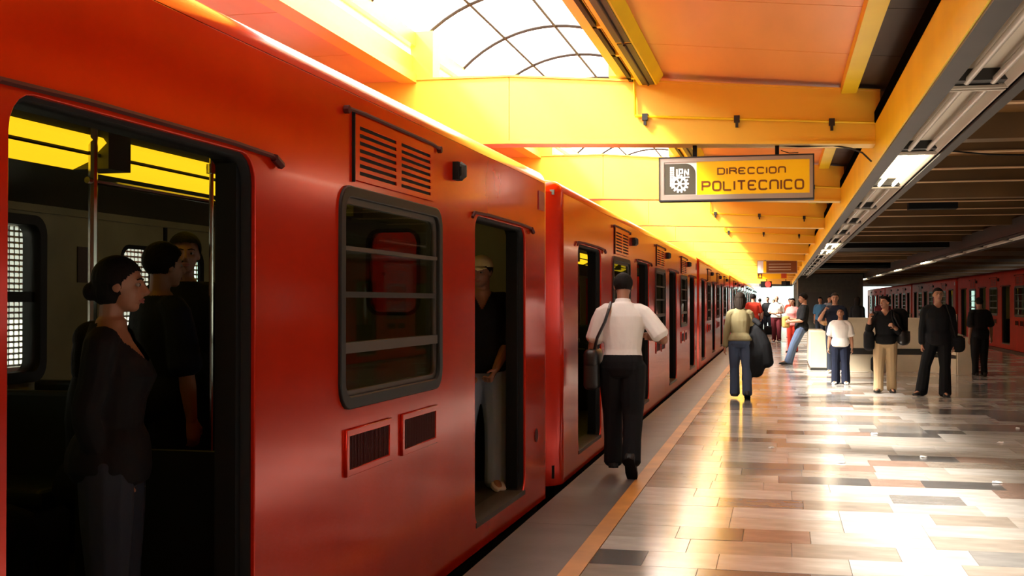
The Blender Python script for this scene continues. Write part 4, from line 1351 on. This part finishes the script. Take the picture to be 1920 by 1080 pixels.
w = person('man in black sweater and khaki trousers looking aside, loaded with bags', (1.70, 20.7), 176, 1.57, head=(-42, 4, 0), lean=2,
       arms={'R': ((.35, .25, -.85), (-.10, .55, .85), 55), 'L': ((.22, .05, -1), (-.35, .75, .35), 55)},
       legs={'L': ((.03, -.08, -1), (.02, -.20, -1), 10, 8), 'R': ((.06, .16, -1), (.02, -.06, -1), 14, 0)}, top={'mat': BLK, 'sleeve': 1.5, 'infl': .016, 'hem': .50, 'neck': 'v', 'depth': .05}, bottom={'mat': KHAKI, 'flare': .042, 'infl': .018},
       hair={'style': 'short', 'fringe': .5}, voxel=.009)
T_ = w['T']
bag('backpack', 'large black pack slung behind the shoulder of the man in khaki', tuple(T_(-.135, -.13, .70)), (.30, .24, .50), BLK, math.radians(170), .10,
    [T_(-.06, -.09, .84), T_(-.062, .0, .852), T_(-.066, .085, .78), T_(-.10, .085, .68), T_(-.125, .0, .62)])
bag('holdall', 'round black bag at the left hip of the man in khaki', tuple(T_(-.185, -.04, .56)), (.18, .30, .26), LEATHER, math.radians(160), .085,
    [T_(-.18, -.02, .62), T_(-.15, -.06, .70), T_(-.10, -.06, .80), T_(-.075, .0, .845), T_(-.09, .07, .78), T_(-.14, .06, .68), T_(-.18, .0, .62)])
bag('sports_bag', 'black bag hanging at the right hip of the man in khaki', tuple(T_(.165, .0, .53)), (.17, .32, .34), BLK, math.radians(178), .07,
    [T_(.17, .0, .64), T_(.15, -.05, .72), T_(.10, -.03, .835), T_(.085, .06, .82), T_(.13, .08, .72), T_(.17, .04, .64)])
w = person('man in black shirt and trousers standing with legs apart', (2.46, 20.15), 178, 1.71, head=(6, 0, 0),
       arms={'R': ((.16, -.02, -1), (.05, .08, -1), 25), 'L': ((.16, .0, -1), (.02, .14, -1), 35)},
       legs={'L': ((.03, .05, -1), (.0, -.02, -1), 6, 0), 'R': ((.26, .02, -1), (.16, -.04, -1), 40, 0)}, top={'mat': BLK, 'sleeve': 1.9, 'infl': .018, 'hem': .47, 'neck': 'v', 'depth': .035}, bottom={'mat': BLK, 'flare': .050, 'infl': .014},
       hair={'style': 'short', 'fringe': .52}, voxel=.009)
T_ = w['T']
bag('hip_bag', 'slouchy black bag at the hip of the man dressed in black', tuple(T_(-.175, -.02, .475)), (.22, .26, .26), BLK, math.radians(175), .08,
    [T_(-.16, .0, .54), T_(-.13, -.06, .70), T_(-.08, -.06, .825), T_(-.07, .03, .845), T_(-.10, .085, .74), T_(-.15, .05, .54)])
person('dark-clothed man facing the opposite train by the parapet post', (3.98, 26.0), 20, 1.58, arms={'R': ((.35, .1, -1), (.15, .2, -1), 20)}, top={'mat': BLK, 'sleeve': .9, 'infl': .018, 'hem': .47}, bottom={'mat': BLK, 'infl': .016},
       hair={'style': 'short'}, skin=SKIN2, voxel=.011, face=False)
person('person in dark top with hand raised to the face behind the boy', (1.14, 26.3), 165, 1.68, head=(15, -6, 0), arms={'R': ((.45, .35, -.8), (-.55, .35, .85), 55), 'L': ((.1, .1, -1), (-.1, .5, -1), 25)},
       top={'mat': NAVY, 'sleeve': .7, 'infl': .014}, bottom={'mat': DJEAN}, hair={'style': 'short', 'mat': HAIRB}, shoes=SNEAK, voxel=.010)
person('woman with dark hair seen from behind near the daylit gap', (2.25, 37.0), -20, 1.64, 'f', top={'mat': BLK, 'sleeve': 1.9, 'infl': .016}, bottom={'mat': DJEAN}, hair={'style': 'long', 'len': 2.6}, voxel=.012, face=False)
person('person in blue shirt waiting in the shade before the booth', (1.50, 47.0), 160, 1.66, top={'mat': BLUEC, 'sleeve': .9, 'infl': .014}, bottom={'mat': DJEAN}, hair={'style': 'bushy'}, voxel=.013, face=False)
person('person in pale blue shirt beside the booth window', (1.95, 50.0), 200, 1.72, top={'mat': PALEBLUE, 'sleeve': .9, 'infl': .014}, bottom={'mat': NAVY}, hair={'style': 'short'}, voxel=.013, face=False)
person('person in dark red jacket behind the man in khaki', (3.05, 38.0), 150, 1.66, top={'mat': MAROON, 'sleeve': 1.9, 'infl': .018}, bottom={'mat': BLK}, hair={'style': 'bushy'}, voxel=.013, face=False)
w = person('distant person in dark top carrying a black bag at the far end', (-.55, 57.0), 170, 1.72, top={'mat': BLK, 'sleeve': .9, 'infl': .014}, bottom={'mat': DJEAN}, hair={'style': 'short'}, voxel=.013, face=False)
bag('travel_bag', 'black travel bag on the floor by the distant dark figure', (-.35, 56.6, .20), (.75, .35, .40), BLK, 0, .08)
person('distant woman in white blouse left of the bald man', (-.30, 62.0), 175, 1.62, 'f', top={'mat': WHITE, 'sleeve': .9, 'infl': .014}, bottom={'mat': DJEAN}, hair={'style': 'short'}, voxel=.013, face=False)
person('distant person in white shirt near the train doors', (-.95, 60.0), 10, 1.66, top={'mat': WHITE, 'sleeve': .9, 'infl': .014}, bottom={'mat': NAVY}, hair={'style': 'short'}, voxel=.013, face=False)
person('person in orange-red top behind the bald man on his right', (.42, 52.0), 185, 1.64, 'f', top={'mat': REDC, 'sleeve': .9, 'infl': .014}, bottom={'mat': PINK}, hair={'style': 'short'}, voxel=.013, face=False)
bag('floor_bag', 'rounded black bag standing on the floor against the parapet', (2.02, 26.80, .17), (.24, .20, .34), BLK, .1, .08)

# ---------------- inside the foreground car
FZ = ZF
person('woman in dark scoop-neck top seen in profile inside the car door', (-2.28, 3.80), -74, 1.48, 'f', head=(8, -3, 0), arms={'L': ((.10, -.16, -1), (-.20, .32, -1), 50), 'R': ((.06, -.16, -1), (-.26, .34, -1), 50)},
       top={'mat': BLK, 'sleeve': 1.9, 'infl': .012, 'neck': 'scoop', 'depth': .085, 'hem': .47}, bottom={'mat': DJEAN, 'flare': .042}, hair={'style': 'bun', 'fringe': .50}, voxel=.0065, base=FZ, skin=SKIN2)  # darker skin tone carries the dim light inside the car
person('standing passenger with dark hair behind the woman in profile', (-2.95, 5.35), -35, 1.60, arms={'R': ((.18, .1, -1), (.02, .12, -1), 20)}, top={'mat': NAVY, 'sleeve': .95, 'infl': .016, 'hem': .47}, bottom={'mat': BLK},
       hair={'style': 'bushy'}, skin=SKIN2, voxel=.009, base=FZ)
w = person('dark passenger holding the bent steel grab rail inside the car', (-3.30, 6.25), -150, 1.70, arms={'L': ((.30, .25, -.9), (.35, .75, -.05), 60), 'R': ((.12, 0, -1), (.05, .1, -1), 20)}, top={'mat': BLK, 'sleeve': 1.7, 'infl': .018, 'hem': .46}, bottom={'mat': BLK},
       hair={'style': 'bushy'}, skin=SKIN2, voxel=.009, base=FZ)
person('seated passenger whose dark hair shows behind the woman in profile', (-3.12, 5.02), -50, 1.60, 'f', legs={'L': ((.08, 1, -.05), (0, -.05, -1), 5, 0), 'R': ((.08, 1, -.05), (0, -.05, -1), 5, 0)}, top={'mat': BLK, 'sleeve': 1.9, 'infl': .014}, bottom={'mat': BLK},
       hair={'style': 'long', 'len': 2.0}, skin=SKIN2, voxel=.010, base=FZ, face=False)
person('seated passenger low in the corner of the nearest doorway', (-3.30, 4.05), -30, 1.56, legs={'L': ((.08, 1, -.05), (0, -.05, -1), 5, 0), 'R': ((.08, 1, -.05), (0, -.05, -1), 5, 0)}, top={'mat': BLK, 'sleeve': 1.9, 'infl': .014}, bottom={'mat': BLK},
       hair={'style': 'short'}, skin=SKIN2, voxel=.011, base=FZ, face=False)
person('man in cream cap and black V-neck leaning in the second car door', (-2.12, 8.50), -166, 1.66, lean=2, head=(-22, -4, 0), arms={'R': ((.08, .14, -1), (-.34, .55, -.8), 45), 'L': ((.04, .14, -1), (-.38, .6, -.75), 45)},
       legs={'L': ((.03, .22, -1), (.0, .10, -1), 10, 0), 'R': ((.10, .38, -1), (.05, .24, -1), 16, 0)}, top={'mat': BLK, 'sleeve': .95, 'infl': .016, 'hem': .50, 'neck': 'v', 'depth': .075}, bottom={'mat': PALEBLUE, 'flare': .042, 'infl': .014},
       hair={'style': 'short', 'cap': CAPM, 'fringe': .4}, shoes=SNEAK, skin=SKIN2, voxel=.007, base=FZ)

# ---------------- litter on the floor
for k, (lx, ly) in enumerate(((-.10, 12.6), (1.75, 10.6), (1.35, 12.2), (2.3, 13.6), (1.05, 14.2), (2.75, 15.2), (.72, 14.6), (1.9, 9.3), (.55, 11.6))):
    m = MB()
    n = 7
    ph = random.random() * 6
    pts = [(0.03 * (0.5 + random.random()) * math.cos(2 * PI * j / n + ph) * 1.3, 0.025 * (0.5 + random.random()) * math.sin(2 * PI * j / n + ph)) for j in range(n)]
    m.rings([[(x, y, 0.001 + 0.006 * random.random()) for x, y in pts], [(x * .8, y * .8, 0.008 + 0.012 * random.random()) for x, y in pts]])
    o = m.build('paper_scrap', WHITEP)
    o.location = (lx, ly, 0)
    tag(o, ['crumpled white paper scrap near the yellow line', 'white scrap of paper nearest the front right of the platform', 'torn white paper in the middle of the shiny floor', 'white litter right of the middle of the floor',
            'small scrap left of the other litter on the bright floor', 'scrap of paper toward the shaded right side', 'white paper bit in front of the boy', 'flattened paper at the right foreground', 'pale scrap on the sunlit floor before the woman'][k], 'litter', 'paper scraps on the platform floor')

bpy.data.scenes.remove(WORK)
